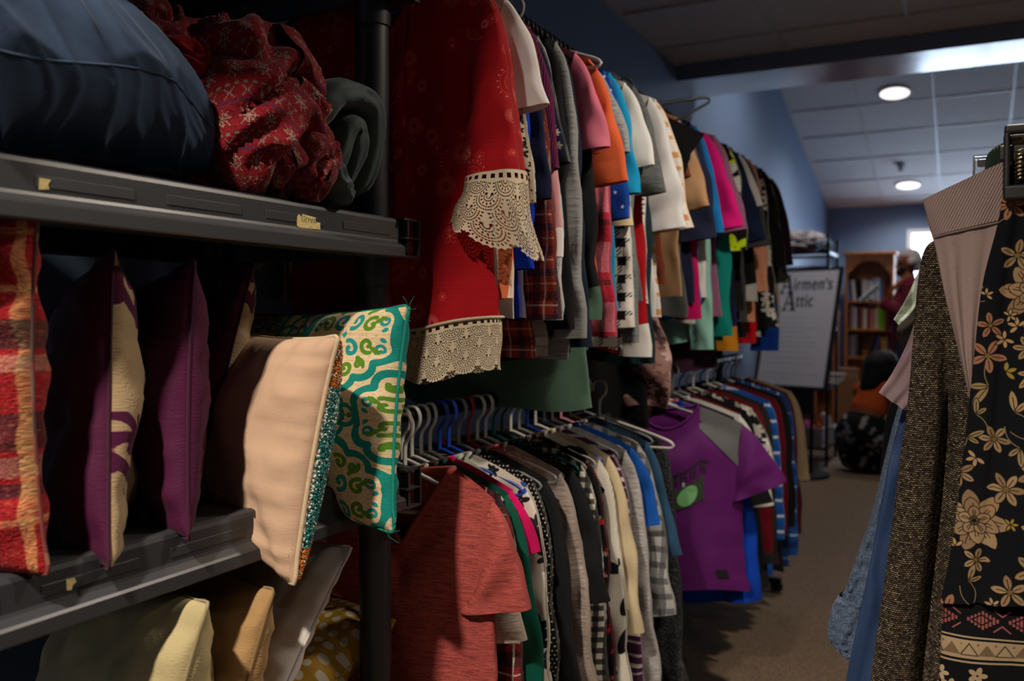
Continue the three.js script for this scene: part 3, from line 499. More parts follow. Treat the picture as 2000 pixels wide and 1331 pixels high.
// ---------- hangers ----------
const hookPts = [[0, -0.082, 0], [0, -0.05, 0], [0.003, -0.036, 0], [0.016, -0.02, 0], [0.0195, -0.002, 0], [0.012, 0.0135, 0], [0, 0.0165, 0], [-0.012, 0.0135, 0], [-0.0185, 0.001, 0], [-0.019, -0.012, 0]];
const hookGeo = tube(hookPts, 0.0036, 40, 8);
const hookFlat = hookGeo.clone().scale(1, 1, 1.9);
const frameGeo = tube([[0, -0.082, 0], [0.05, -0.097, 0], [0.12, -0.118, 0], [0.19, -0.142, 0], [0.207, -0.153, 0], [0.2, -0.163, 0], [0.1, -0.164, 0], [-0.1, -0.164, 0], [-0.2, -0.163, 0], [-0.207, -0.153, 0], [-0.19, -0.142, 0], [-0.12, -0.118, 0], [-0.05, -0.097, 0]], 0.0042, 90, 7, true, 0.35);
const HC = { black: ['black', 0x141416, 0.35], white: ['white', 0xb9b6b0, 0.35], blue: ['blue', 0x173a9c, 0.35], teal: ['teal', 0x0f5a5c, 0.35], grey: ['grey', 0x77787c, 0.4], wood: ['tan', 0x9a7a4c, 0.5], yellow: ['yellow', 0xe0c314, 0.3], red: ['red', 0x8a1b22, 0.35], pink: ['pink', 0xb9788a, 0.35] };
function hanger(R, z, colour, label, yaw = 0, roll = 0, flat = false) {
  const [, c, r] = HC[colour], h = thing('clothes_hanger', label, 'hanger', [R.x, R.y, z], R.hooks); h.rotation.order = 'YXZ'; h.rotation.set(0, yaw, roll);
  part('hook', flat ? hookFlat : hookGeo, plain(c, r), h); part('frame', frameGeo, plain(c, r), h); return h;
}
// ---------- garments ----------
const SHORT = { len: 0.2, ang: 0.26, cuff: 0.066 }, LONG = { len: 0.56, ang: 0.05, cuff: 0.042 }, MID = { len: 0.36, ang: 0.13, cuff: 0.054 };
function cut(o) {                                        // the surfaces of one garment, hung from (0, 0)
  const { hw = 0.2, nw = 0.075, ny = 0.086, drop = 0.055, L = 0.64, flare = 0.02, th = 0.028, nd = 0.07, seed = 1, fold = 0.01, folds = 3 } = o;
  const body = (u, v, off = 0) => {
    const a = u * Math.PI * 2, c = Math.cos(a), s = Math.sin(a), front = s > 0, x0 = hw * c, ax = Math.abs(x0);
    const neck = ax < nw ? (1 - (ax / nw) ** (o.vneck ? 1.0 : 2)) : 0;
    let y0 = -ny - drop * clamp((ax - nw) / (hw - nw)) ** 1.15 - (front ? nd : 0.012) * neck;
    const vv = Math.min(v, 1), w = hw * (1 - 0.05 * Math.sin(Math.PI * vv)) + flare * v, open = Math.max(neck > 0 ? 0.45 : 0.36, smooth(0, 0.22, v));
    const d = th * open + off, zz = Math.sign(s) * Math.pow(Math.abs(s), 0.75) * d;
    const f = fold * smooth(0.05, 1, v) * (Math.sin(c * folds * 2 + (o.phase ?? seed * 1.7) + v * 1.3) + 0.6 * noise(c * 3 + seed, v * 2.5, seed)) + 0.3 * fold * noise(c * 7, v * 6 + seed, s);
    const y = lerp(y0, -ny - L + 0.012 * Math.sin(c * 4 + seed) * vv - (o.curve ?? 0) * (1 - c * c), v);
    return [(w + off) * c + (0.012 * noise(v * 4, seed) + 0.006 * noise(v * 11, seed + 4)) * smooth(0.1, 0.6, v), y, zz + f, x0 * (1 + 0.1 * v) + (front ? 0 : 0.5), y];
  };
  const S = o.sleeve, tip = [hw - 0.004, -ny - drop], arm = [hw - 0.035, -ny - drop - 0.175];
  const sleeve = (side) => (u, t, off = 0) => {
    const a = u * Math.PI * 2, k = Math.min(t, 1);
    const sa = S.ang, bend = 0.034, ox = tip[0] + Math.sin(sa) * S.len * t + bend * (1 - Math.exp(-t * S.len / 0.045)), oy = tip[1] - Math.cos(sa) * S.len * t;
    const ex = tip[0] + Math.sin(sa) * S.len + bend - Math.cos(sa) * 2 * S.cuff, ey = tip[1] - Math.cos(sa) * S.len - Math.sin(sa) * 2 * S.cuff * 0.6;
    let ix = lerp(arm[0], ex, t), iy = lerp(arm[1], ey, t); if (S.len < 0.25) iy = Math.min(iy, lerp(arm[1], ey, t));
    if (t > 1) { ix -= (t - 1) * S.len * 0.25; }
    const cx = (ox + ix) / 2, cy = (oy + iy) / 2, hx = (ox - ix) / 2, hy = (oy - iy) / 2, th2 = (S.th ?? 0.02) * (0.55 + 0.45 * smooth(0, 0.3, t)) * (S.bell ? 1 + S.bell * k : 1) + off;
    const c = Math.cos(a), s = Math.sin(a), wob = (S.wob ?? 0.007) * smooth(0.05, 0.5, t) * (noise(t * S.len * 14 + seed * 3, c * 1.4, side) + 0.5 * Math.sin(t * S.len * 22 + seed + c * 2)), sway = 0.012 * smooth(0, 0.5, t) * noise(t * S.len * 9 + seed, seed, 3);
    return [side * (cx + sway + hx * c * (1 + off * 8)), cy + hy * c, th2 * Math.sign(s) * Math.pow(Math.abs(s), 0.8) + wob, (cx + hx * c), cy + hy * c + (s > 0 ? 0 : 0.3)];
  };
  return { body, sleeve, hw, L, ny, drop };
}
function garment(R, z, name, short, category, mat, o) {
  const t = thing(name, o.label, category, [R.x + (o.dx ?? 0), R.y, z], R.group); t.rotation.y = o.yaw ?? 0;
  const k = cut(o);
  part('body', grid(o.nu ?? 44, o.nv ?? 20, (u, v) => k.body(u, v), true), mat, t);
  if (o.sleeve) for (const s of [1, -1]) part('sleeve', grid(20, o.ns ?? 14, (u, v) => k.sleeve(s)(u, v), true), o.sleeveMat ?? mat, t);
  if (o.cuff) for (const s of [1, -1]) part('cuff', grid(20, 3, (u, v) => k.sleeve(s)(u, lerp(0.9, 1.03, v), 0.003), true), o.cuff, t);
  if (o.hem) part('hem_band', grid(44, 3, (u, v) => k.body(u, lerp(0.93, 1.02, v), 0.003), true), o.hem, t);
  if (o.band !== null) { const pts = []; for (let i = 0; i <= 24; i++) { const a = i / 24, x = Math.cos(a * Math.PI * 2) * (o.nw ?? 0.075) * 0.985, u = Math.acos(clamp(x / k.hw, -1, 1)) / (Math.PI * 2); const p = k.body(a < 0.5 ? u : 1 - u, 0.001); pts.push(V(p[0], p[1] + 0.002, p[2])); } part('neckband', tube(pts.slice(0, 24), o.bandR ?? 0.0045, 60, 6, true), o.bandMat ?? mat, t); }
  return [t, k];
}
const C = (c, map, o) => cloth(c, map, o), W = '#ffffff', knitted = { bump: 'rib', depth: 0.0012 }, fleece = { bump: 'fuzz', depth: 0.0015 };
// one row: [z, name, what it is, category, material, sleeve, length, extras, hanger colour]
function hang(R, rows, seed0) {
  let before = null; const r = rng(seed0);
  rows.forEach(([z, name, short, category, mat, sleeve, L, o = {}, hc = 'black'], i) => {
    const label = before ? `${short} hanging directly behind the ${before}` : `${short} at the near end of the ${R.say}`;
    const yaw = o.yaw ?? 0.22 * noise(z * 2.3, seed0) + (r() - 0.5) * 0.07, S = sleeve ? { ...sleeve, len: sleeve.len * (0.92 + 0.16 * r()), ang: sleeve.ang * (0.8 + 0.4 * r()), wob: 0.012, ...(o.S ?? {}), ...(o.S?.ang ? { ang: o.S.ang * 0.7 } : {}) } : null;
    garment(R, z, name, short, category, mat, { hw: 0.19 + 0.025 * r(), seed: i * 3.1 + seed0, L, sleeve: S, fold: 0.009, folds: 3.2, phase: z * 5, th: 0.011, ns: 20, ...o, yaw, label });
    if (hc) hanger({ ...R, x: R.x + (o.dx ?? 0) }, z, hc, `${HC[hc][0]} hanger holding the ${short}`, yaw, 0, R.y < 1.5).scale.x = Math.min(0.2, (o.hw ?? 0.195) - 0.012) / 0.207;
    before = short;
  });
}
// --- the red kimono nearest on the upper rail ---
{
  const R = RAILS.nearTop, red = C(W, P.bandana, { sheen: 0.2 });
  const [t, k] = garment(R, -1.4, 'kimono', 'red kimono', 'kimono', red, { label: 'long red bandana print kimono with cream lace cuffs and hem', hw: 0.215, L: 0.66, flare: 0.025, th: 0.02, nd: 0.12, seed: 4, fold: 0.014, folds: 5, nu: 96, nv: 44, ns: 40, band: null, dx: 0.02, sleeve: { len: 0.34, ang: 0.13, cuff: 0.052, bell: 0.9, th: 0.022, wob: 0.012 } });
  part('lace_hem', grid(120, 10, (u, v) => { const p = k.body(u, 1 + v * 0.165, 0.003 + 0.007 * Math.sin(u * 44) * v); return [p[0], p[1], p[2], u * 1.32, 1 - v]; }, true), LACE, t, 'cream crochet lace hem');
  for (const s of [1, -1]) part('lace_cuff', grid(70, 14, (u, v) => { const p = k.sleeve(s)(u, 1 + v * 0.5, 0.004 + 0.016 * v); p[2] += 0.008 * v * Math.sin(u * 25 + 1); p[0] += s * 0.006 * v * Math.sin(u * 19); return [p[0], p[1], p[2], u * 0.44, 1 - v]; }, true), LACE, t, 'cream crochet lace cuff');
  part('front_band', grid(4, 40, (u, v) => { const x = 0.045 + (u - 0.5) * 0.026, q = k.body(Math.acos(x / 0.215) / (Math.PI * 2), lerp(0.02, 1, v), 0.004); return [q[0], q[1], q[2] + 0.003 * Math.sin(u * Math.PI), u * 0.03, v * 0.6]; }), red, t);
  part('trim_cord', join([tube(Array.from({ length: 60 }, (_, i) => { const p = k.body(i / 60, 1.0, 0.006); return V(p[0], p[1], p[2]); }), 0.0028, 160, 6, true)]), cloth('#b3a38c', null, {}), t);
  hanger({ ...R, x: R.x + 0.015 }, -1.4, 'blue', 'blue hanger holding the red lace kimono', 0);
}
const grey = '#8d9091';
hang(RAILS.nearTop, [
  [-1.437, 'blouse', 'rust striped blouse', 'blouse', C(W, P.rust), LONG, 0.62, { S: { len: 0.56, ang: 0.1 } }],
  [-1.455, 'poncho', 'black chevron knit poncho', 'poncho', C(W, P.boucle), null, 0.6, { hw: 0.25, nw: 0.06, dx: -0.055 }],
  [-1.487, 't_shirt', 'plain white boxy t-shirt', 't-shirt', C('#d9d4d3'), SHORT, 0.66, { hw: 0.21, dx: 0.025, S: { len: 0.21, ang: 0.36, cuff: 0.075, th: 0.022 } }, 'white'],
  [-1.512, 'blouse', 'leopard print blouse', 'blouse', C(W, P.leopard), MID, 0.62],
  [-1.535, 'sweater', 'magenta fine knit sweater', 'sweater', C('#8d1456', null, knitted), LONG, 0.6, { hw: 0.195, S: { len: 0.4 } }],
  [-1.56, 'long_sleeved_shirt', 'royal blue long sleeved shirt', 'shirt', C('#0c2fa8'), LONG, 0.64, { hw: 0.2, S: { len: 0.5 } }],
  [-1.585, 'baseball_shirt', 'white baseball shirt with navy sleeves', 'shirt', C('#d3d6dc'), MID, 0.66, { sleeveMat: C('#131b38'), hw: 0.205 }],
  [-1.612, 'flannel_shirt', 'rust plaid flannel shirt', 'shirt', C(W, P.rustPlaid, fleece), LONG, 0.72, { S: { len: 0.6, ang: 0.13 } }],
  [-1.637, 'sweater', 'plum ribbed sweater', 'sweater', C('#54183e', null, knitted), MID, 0.62, { hw: 0.205, S: { len: 0.3 } }],
  [-1.662, 'long_sleeved_shirt', 'pale pink shirt with white cuffs', 'shirt', C('#c98f92'), LONG, 0.64, { cuff: C('#d8d4d2'), S: { len: 0.46, ang: 0.14 } }],
  [-1.688, 'blouse', 'navy blouse with cream flowers', 'blouse', C(W, P.navyFloral), SHORT, 0.64, { S: { len: 0.28, ang: 0.26 } }],
  [-1.715, 'cardigan', 'long grey ribbed cardigan', 'cardigan', C(W, P.greyStripe, knitted), LONG, 0.72, { S: { len: 0.6, ang: 0.06 } }],
  [-1.742, 'long_sleeved_shirt', 'black long sleeved shirt', 'shirt', C('#141417'), LONG, 0.7, { S: { len: 0.62 } }],
  [-1.77, 'cardigan', 'light grey marl cardigan', 'cardigan', C('#9fa2a2', T.heather), LONG, 0.73, { hw: 0.21, S: { len: 0.64, ang: 0.09 } }],
  [-1.797, 'dress', 'navy jersey dress', 'dress', C('#1a2333'), LONG, 0.74, { hw: 0.2, S: { len: 0.66, ang: 0.1 } }],
  [-1.825, 'tunic', 'pale green satin tunic', 'tunic', C('#5e7f6c', null, { rough: 0.5, sheen: 0.1 }), null, 0.84, { hw: 0.165, dx: 0.02, flare: 0.075, fold: 0.012, curve: 0.03 }],
  [-1.853, 't_shirt', 'bubblegum pink t-shirt', 't-shirt', C('#cf6f86'), SHORT, 0.6, { hw: 0.215, S: { len: 0.22, ang: 0.34, cuff: 0.06 } }],
  [-1.88, 'sweatshirt', 'black sweatshirt with sage cuffs', 'sweatshirt', C('#17181a'), LONG, 0.7, { cuff: C('#4c6656'), hem: C('#4c6656') }],
  [-1.907, 't_shirt', 'bright orange t-shirt', 't-shirt', C('#d9623a'), SHORT, 0.62, { hw: 0.225, S: { len: 0.29, ang: 0.3, cuff: 0.07 } }, 'white'],
  [-1.933, 'polo_shirt', 'dark green polo shirt', 'shirt', C('#25382a'), SHORT, 0.64],
  [-1.962, 'flannel_shirt', 'red and pink buffalo check shirt', 'shirt', C(W, P.buffalo, fleece), LONG, 0.7, { S: { len: 0.64, ang: 0.07 } }],
  [-1.99, 't_shirt', 'pale grey t-shirt', 't-shirt', C('#a5aaad', T.heather), SHORT, 0.64, { hw: 0.21 }],
  [-2.018, 'blouse', 'blue blouse with white stars', 'blouse', C(W, P.stars), MID, 0.64, { hw: 0.22, S: { len: 0.36, ang: 0.16 } }],
  [-2.046, 't_shirt', 'bright cyan t-shirt', 't-shirt', C('#1590c4'), SHORT, 0.62, { hw: 0.225, S: { len: 0.3, ang: 0.24 } }],
  [-2.074, 'vest_top', 'yellow and cream vest top', 'vest', C('#c9a814'), MID, 0.62, { cuff: C('#cdb793') }],
  [-2.102, 'blouse', 'houndstooth print blouse', 'blouse', C(W, hound), LONG, 0.72, { S: { len: 0.62, ang: 0.05 } }],
  [-2.132, 'sweatshirt', 'mid grey sweatshirt', 'sweatshirt', C('#7f8384', T.heather), LONG, 0.72, { hw: 0.21, S: { len: 0.66 } }],
  [-2.164, 't_shirt', 'white scoop neck t-shirt', 't-shirt', C('#dcdcda'), SHORT, 0.62, { hw: 0.225, S: { len: 0.22, ang: 0.34, cuff: 0.075 } }],
  [-2.194, 't_shirt', 'charcoal grey marl t-shirt', 't-shirt', C('#6b6e70', T.heather), SHORT, 0.62, { hw: 0.235, S: { len: 0.28, ang: 0.26, cuff: 0.07 } }],
  [-2.222, 'blouse', 'red blouse with white piping', 'blouse', C('#a30f1c'), LONG, 0.74, { cuff: C('#d4d0cc'), S: { len: 0.68 } }],
  [-2.252, 'blouse', 'white blouse with black leaf dashes', 'blouse', C(W, P.dash), LONG, 0.66, { S: { len: 0.56 } }],
  [-2.284, 'long_sleeved_shirt', 'dark teal long shirt', 'shirt', C('#142a30'), LONG, 0.78, { S: { len: 0.72 } }],
  [-2.318, 't_shirt', 'long white t-shirt', 't-shirt', C('#d5d5d6'), SHORT, 0.66, { hw: 0.235, S: { len: 0.36, ang: 0.28, cuff: 0.085 } }],
  [-2.352, 't_shirt', 'cream and tan striped t-shirt', 't-shirt', C(W, P.peachStripe), SHORT, 0.64, { hw: 0.24, S: { len: 0.36, ang: 0.3, cuff: 0.08 } }, 'grey'],
  [-2.39, 'shawl', 'black draped shawl', 'shawl', C('#0e0f11'), null, 0.3, { hw: 0.36, nw: 0.05, drop: 0.15, fold: 0.014, flare: -0.05 }],
  [-2.425, 'wrap_top', 'brown knotted wrap top', 'top', C('#6d3323'), SHORT, 0.55, { hw: 0.23 }, 'yellow'],
  [-2.465, 'trousers', 'black long trousers', 'trousers', C('#121316'), null, 0.98, { hw: 0.17, nw: 0.04 }],
], 11);
hang(RAILS.farTop, [
  [-2.62, 'blouse', 'beige ruffled blouse', 'blouse', C('#b08a66'), SHORT, 0.6, { hw: 0.22, fold: 0.012, S: { len: 0.28 } }, 'white'],
  [-2.66, 't_shirt', 'slate grey t-shirt', 't-shirt', C('#55585a'), SHORT, 0.64, { hw: 0.22 }, 'white'],
  [-2.7, 't_shirt', 'dark navy boxy t-shirt', 't-shirt', C('#232741'), SHORT, 0.62, { hw: 0.235, S: { len: 0.36, ang: 0.24, cuff: 0.085 } }, 'white'],
  [-2.74, 'long_sleeved_shirt', 'deep raspberry long sleeved shirt', 'shirt', C('#a80a52'), LONG, 0.64, {}, 'white'],
  [-2.78, 't_shirt', 'bright blue t-shirt', 't-shirt', C('#176fb4'), SHORT, 0.66, { hw: 0.235, S: { len: 0.34, ang: 0.26 } }],
  [-2.82, 'long_sleeved_shirt', 'off white long sleeved shirt', 'shirt', C('#c9c7c2'), LONG, 0.66],
  [-2.86, 'blouse', 'mint green blouse', 'blouse', C('#7fb0a4'), LONG, 0.74, { hw: 0.215, S: { len: 0.7 } }],
  [-2.9, 't_shirt', 'hot pink t-shirt', 't-shirt', C('#d8177c'), SHORT, 0.64, { hw: 0.235, S: { len: 0.32 } }],
  [-2.95, 't_shirt', 'mauve t-shirt', 't-shirt', C('#8b5a78'), SHORT, 0.66, { hw: 0.25, S: { len: 0.32, ang: 0.36, cuff: 0.08 } }, 'yellow'],
  [-3.0, 'cardigan', 'emerald teal cardigan', 'cardigan', C('#0c7a70'), LONG, 0.72, { hw: 0.245, S: { len: 0.66, ang: 0.05 } }],
  [-3.05, 'dress', 'dark plum shift dress', 'dress', C('#3a1f2e'), null, 0.84, { hw: 0.21 }],
  [-3.1, 'blouse', 'black and neon patterned blouse', 'blouse', C(W, P.neon), MID, 0.66, { hw: 0.25 }],
  [-3.16, 't_shirt', 'deep navy t-shirt', 't-shirt', C('#0f1a33'), SHORT, 0.68, { hw: 0.25, S: { len: 0.34 } }],
  [-3.22, 'long_sleeved_shirt', 'violet long sleeved shirt', 'shirt', C('#2e1560'), LONG, 0.74, { S: { len: 0.7 }, cuff: C('#b8791a') }],
  [-3.28, 't_shirt', 'white and black panelled t-shirt', 't-shirt', C('#1a1a1c'), SHORT, 0.64, { hw: 0.25, sleeveMat: C('#bdbdb8') }],
  [-3.34, 't_shirt', 'charcoal boxy t-shirt', 't-shirt', C('#3c3d40'), MID, 0.66, { hw: 0.255, S: { len: 0.34, ang: 0.3 } }],
  [-3.4, 'jacket', 'black track jacket', 'jacket', C('#111214'), LONG, 0.74, { hw: 0.235, cuff: C('#aaa9a5') }],
  [-3.46, 'blouse', 'peach satin blouse', 'blouse', C('#c98a6c', null, { rough: 0.5 }), LONG, 0.66, { hw: 0.255, S: { len: 0.5, ang: 0.12 } }],
  [-3.52, 'long_sleeved_shirt', 'scarlet long sleeved shirt', 'shirt', C('#b50f1e'), LONG, 0.72, { S: { len: 0.7 } }],
  [-3.6, 'blouse', 'black and white floral blouse', 'blouse', C(W, P.bwfloral), LONG, 0.72, { hw: 0.25, S: { len: 0.64, ang: 0.12 } }],
  [-3.68, 'jacket', 'plain black jacket', 'jacket', C('#121214'), LONG, 0.74, { hw: 0.255, S: { len: 0.4, ang: 0.22 } }],
  [-3.76, 'shirt', 'mottled olive shirt', 'shirt', C(W, P.camo), LONG, 0.7, { hw: 0.25, S: { len: 0.46, ang: 0.2 } }],
  [-3.84, 'dress', 'royal blue straight dress', 'dress', C('#123a8c'), LONG, 0.74, { hw: 0.23, flare: 0.03, S: { len: 0.74, ang: 0.06, cuff: 0.06 } }],
  [-3.92, 'long_sleeved_shirt', 'cream long sleeved shirt', 'shirt', C('#b9a888'), LONG, 0.6, { hw: 0.22 }],
  [-3.97, 'sweater', 'dark purple sweater', 'sweater', C('#2c1230', null, knitted), MID, 0.66, { hw: 0.24 }],
], 23);
// --- lower rails; the coral t-shirt in front shows its neck ---
hang(RAILS.nearLow, [
  [-1.372, 't_shirt', 'faded coral v-neck t-shirt', 't-shirt', C('#b0524c', T.heather), SHORT, 0.64, { hw: 0.182, dx: 0.06, nw: 0.1, vneck: true, nd: 0.14, ny: 0.08, drop: 0.05, th: 0.026, fold: 0.008, S: { len: 0.19, ang: 0.3, cuff: 0.07, th: 0.026 }, bandR: 0.006, nu: 72, nv: 30, yaw: 0.08 }, 'white'],
  [-1.415, 't_shirt', 'cream slub t-shirt', 't-shirt', C('#c9b9a8', T.heather), SHORT, 0.62, { hw: 0.205, S: { len: 0.26, ang: 0.22, cuff: 0.06 } }, 'grey'],
  [-1.452, 'flannel_shirt', 'dark red tartan flannel shirt', 'shirt', C(W, P.redPlaid, fleece), LONG, 0.66, { S: { len: 0.58, ang: 0.05 } }, 'white'],
  [-1.486, 'blouse', 'emerald satin blouse', 'blouse', C('#06493a', null, { rough: 0.45 }), MID, 0.6, { hw: 0.205, S: { len: 0.42, ang: 0.18, cuff: 0.06 } }, 'white'],
  [-1.520, 'vest_top', 'bright magenta vest top', 'vest', C('#b80d54'), SHORT, 0.62, { hw: 0.2, S: { len: 0.12 } }, 'white'],
  [-1.554, 'skirt', 'pale sage slip dress', 'dress', C('#8c9b87'), null, 0.76, { hw: 0.16 }, 'white'],
  [-1.591, 'blouse', 'white blouse with black line print', 'blouse', C(W, P.lineprint), LONG, 0.66, { hw: 0.205, S: { len: 0.56 } }, 'blue'],
  [-1.629, 'blouse', 'black studded blouse', 'blouse', C(W, P.micro), LONG, 0.66, {}, 'blue'],
  [-1.670, 'jacket', 'black fitted jacket', 'jacket', C('#18191b'), LONG, 0.66, { hw: 0.215, S: { len: 0.58, ang: 0.14 } }, 'grey'],
  [-1.713, 'shirt', 'dusty pink collared shirt', 'shirt', C('#a34d58'), null, 0.4, { hw: 0.15, nd: 0.02 }, 'red'],
  [-1.753, 'sweater', 'oatmeal ruffle cuff sweater', 'sweater', C('#a8988f', T.heather), LONG, 0.62, { hw: 0.21, S: { len: 0.5, ang: 0.17, cuff: 0.06, wob: 0.02 } }, 'white'],
  [-1.792, 't_shirt', 'plain black t-shirt', 't-shirt', C('#17181a'), SHORT, 0.64, { hw: 0.225, S: { len: 0.28, ang: 0.3 } }, 'white'],
  [-1.833, 'dress', 'black micro dot dress', 'dress', C(W, P.micro), LONG, 0.78, { S: { len: 0.7 } }, 'teal'],
  [-1.876, 'dress', 'black and white mini check dress', 'dress', C(W, P.bwcheck), LONG, 0.8, { hw: 0.21, S: { len: 0.72, ang: 0.1 } }, 'teal'],
  [-1.919, 'blouse', 'black blouse with red flowers', 'blouse', C(W, P.redfloral), LONG, 0.66, { hw: 0.21 }, 'white'],
  [-1.966, 'cardigan', 'white cardigan with black leaves', 'cardigan', C(W, P.leafdots, knitted), LONG, 0.8, { hw: 0.215, S: { len: 0.68, ang: 0.13 } }, 'white'],
  [-2.011, 't_shirt', 'cream t-shirt with yellow edging', 't-shirt', C('#c2b190'), MID, 0.64, { hw: 0.22, S: { len: 0.42, ang: 0.2 } }, 'blue'],
  [-2.059, 'sweater', 'purple and white striped sweater', 'sweater', C(W, P.purpleStripe), LONG, 0.8, { hw: 0.215, S: { len: 0.72, ang: 0.13 } }, 'white'],
  [-2.113, 'sweater', 'white marl long sweater', 'sweater', C('#bdb9b8', T.heather), LONG, 0.82, { hw: 0.225, S: { len: 0.74, ang: 0.15 } }, 'grey'],
  [-2.164, 't_shirt', 'cobalt blue t-shirt', 't-shirt', C('#1753a8'), SHORT, 0.66, { hw: 0.22 }, 'white'],
  [-2.221, 'blouse', 'grey checked blouse', 'blouse', C(W, P.greycheck), MID, 0.7, { hw: 0.225, S: { len: 0.44 } }, 'pink'],
  [-2.285, 't_shirt', 'steel blue t-shirt', 't-shirt', C('#2f4f6d'), SHORT, 0.66, { hw: 0.225, S: { len: 0.3 } }, 'wood'],
  [-2.392, 'cardigan', 'charcoal boucle cardigan', 'cardigan', C(W, P.boucle, { bump: 'fuzz', depth: 0.003 }), LONG, 0.82, { hw: 0.225, S: { len: 0.76, ang: 0.1 } }, 'grey'],
], 37);
// --- the purple jersey and what hangs behind it ---
{
  const R = RAILS.farLow, lilac = C('#581a60', null, { rough: 0.6 }), silver = C('#5d5e60', null, { rough: 0.6 });
  const [t, k] = garment(R, -2.62, 'sports_jersey', 'purple jersey', 'jersey', lilac, { label: 'boxy purple sports jersey with grey shoulders and printed chest', hw: 0.235, nw: 0.1, nd: 0.07, L: 0.56, th: 0.04, yaw: 0.42, dx: 0.09, nu: 72, nv: 30, seed: 6, fold: 0.012, sleeve: { len: 0.2, ang: 0.55, cuff: 0.1, th: 0.035, wob: 0.016 } });
  for (const s of [1, -1]) part('shoulder_panel', grid(16, 8, (u, v) => { const x = s * lerp(0.1, 0.232, u), q = k.body(Math.acos(clamp(x / 0.235, -1, 1)) / (Math.PI * 2), lerp(0.002, 0.12 + 0.16 * u, v), 0.003); return q; }), silver, t, 'grey shoulder panel');
  const print = tex(512, 256, [1, 1], (c, w, h) => { c.clearRect(0, 0, w, h); c.fillStyle = '#2a0f30'; c.fillRect(30, 34, 440, 12); for (let i = 0; i < 9; i++) { c.fillRect(40 + i * 48, 56, 30, 44); c.clearRect(50 + i * 48, 70 + (i % 3) * 6, 10, 16); } c.fillRect(80, 120, 150, 90); c.fillStyle = '#a9a7ae'; c.fillRect(330, 96, 12, 70); c.fillRect(90, 128, 40, 30); c.fillStyle = '#23301f'; c.fillRect(270, 120, 170, 120); c.fillStyle = '#6fae72'; c.beginPath(); c.arc(355, 180, 52, 0, 7); c.fill(); });
  part('chest_print', grid(24, 12, (u, v) => { const x = lerp(-0.15, 0.15, u), q = k.body(Math.acos(x / 0.235) / (Math.PI * 2), lerp(0.24, 0.52, v), 0.0025); return [q[0], q[1], q[2], u, 1 - v]; }), new THREE.MeshStandardMaterial({ map: print, transparent: true, alphaTest: 0.4, roughness: 0.7, side: THREE.DoubleSide }), t);
  part('hem_tag', grid(6, 3, (u, v) => { const x = lerp(0.14, 0.175, u), q = k.body(Math.acos(x / 0.235) / (Math.PI * 2), lerp(0.88, 0.93, v), 0.0025); return q; }), plain(0x111114, 0.6), t, 'small black woven tag');
  hanger({ ...R, x: R.x + 0.09 }, -2.62, 'grey', 'grey hanger holding the purple sports jersey', 0.42);
}
hang(RAILS.farLow, [
  [-2.74, 'sweatshirt', 'cobalt blue fleece sweatshirt', 'sweatshirt', C('#0c3fae', null, fleece), LONG, 0.62, { hw: 0.235, yaw: 0.2, dx: 0.03, th: 0.025, S: { len: 0.56, ang: 0.16, cuff: 0.06, th: 0.035 } }, 'white'],
  [-2.8, 't_shirt', 'salmon pink t-shirt', 't-shirt', C('#b5655a'), SHORT, 0.62, { hw: 0.24 }, 'white'],
  [-2.86, 't_shirt', 'washed black t-shirt', 't-shirt', C('#1a1a1c'), SHORT, 0.64, { hw: 0.24, S: { len: 0.28 } }, 'white'],
  [-2.93, 't_shirt', 'bright white t-shirt', 't-shirt', C('#c9c7c3'), SHORT, 0.64, { hw: 0.245, S: { len: 0.3, ang: 0.4 } }, 'white'],
  [-3.0, 'sweater', 'maroon crew neck sweater', 'sweater', C('#5d101a', null, knitted), LONG, 0.66, { hw: 0.23 }, 'grey'],
  [-3.08, 'jacket', 'black zip jacket', 'jacket', C('#131416'), LONG, 0.7, { hw: 0.235 }, 'grey'],
  [-3.17, 't_shirt', 'black and white abstract t-shirt', 't-shirt', C(W, P.bwfloral), SHORT, 0.64, { hw: 0.235 }, 'white'],
  [-3.26, 'sweatshirt', 'dark red sweatshirt', 'sweatshirt', C('#6a0f1c', null, fleece), LONG, 0.66, { hw: 0.24 }, 'white'],
  [-3.36, 'jacket', 'charcoal fleece jacket', 'jacket', C('#26272a', null, fleece), LONG, 0.74, { hw: 0.24 }, 'black'],
  [-3.46, 'shirt', 'blue and white striped shirt', 'shirt', C(W, P.blueStripe), LONG, 0.72, { hw: 0.24 }, 'white'],
  [-3.56, 'hooded_sweatshirt', 'wine red hooded sweatshirt', 'sweatshirt', C('#5a0f1d', null, fleece), LONG, 0.7, { hw: 0.245 }, 'white'],
  [-3.66, 'jacket', 'black padded jacket', 'jacket', C('#121315'), LONG, 0.76, { hw: 0.245, th: 0.03 }, 'black'],
  [-3.76, 'shirt', 'blue and white plaid shirt', 'shirt', C(W, P.bluePlaid), LONG, 0.76, { hw: 0.245, S: { len: 0.66 } }, 'white'],
  [-3.86, 'sweater', 'burgundy sweater', 'sweater', C('#43101c', null, knitted), LONG, 0.72, { hw: 0.235 }, 'black'],
  [-3.94, 'cardigan', 'tan cardigan', 'cardigan', C('#8d7a60', null, knitted), MID, 0.5, { hw: 0.24 }, 'white'],
], 53);
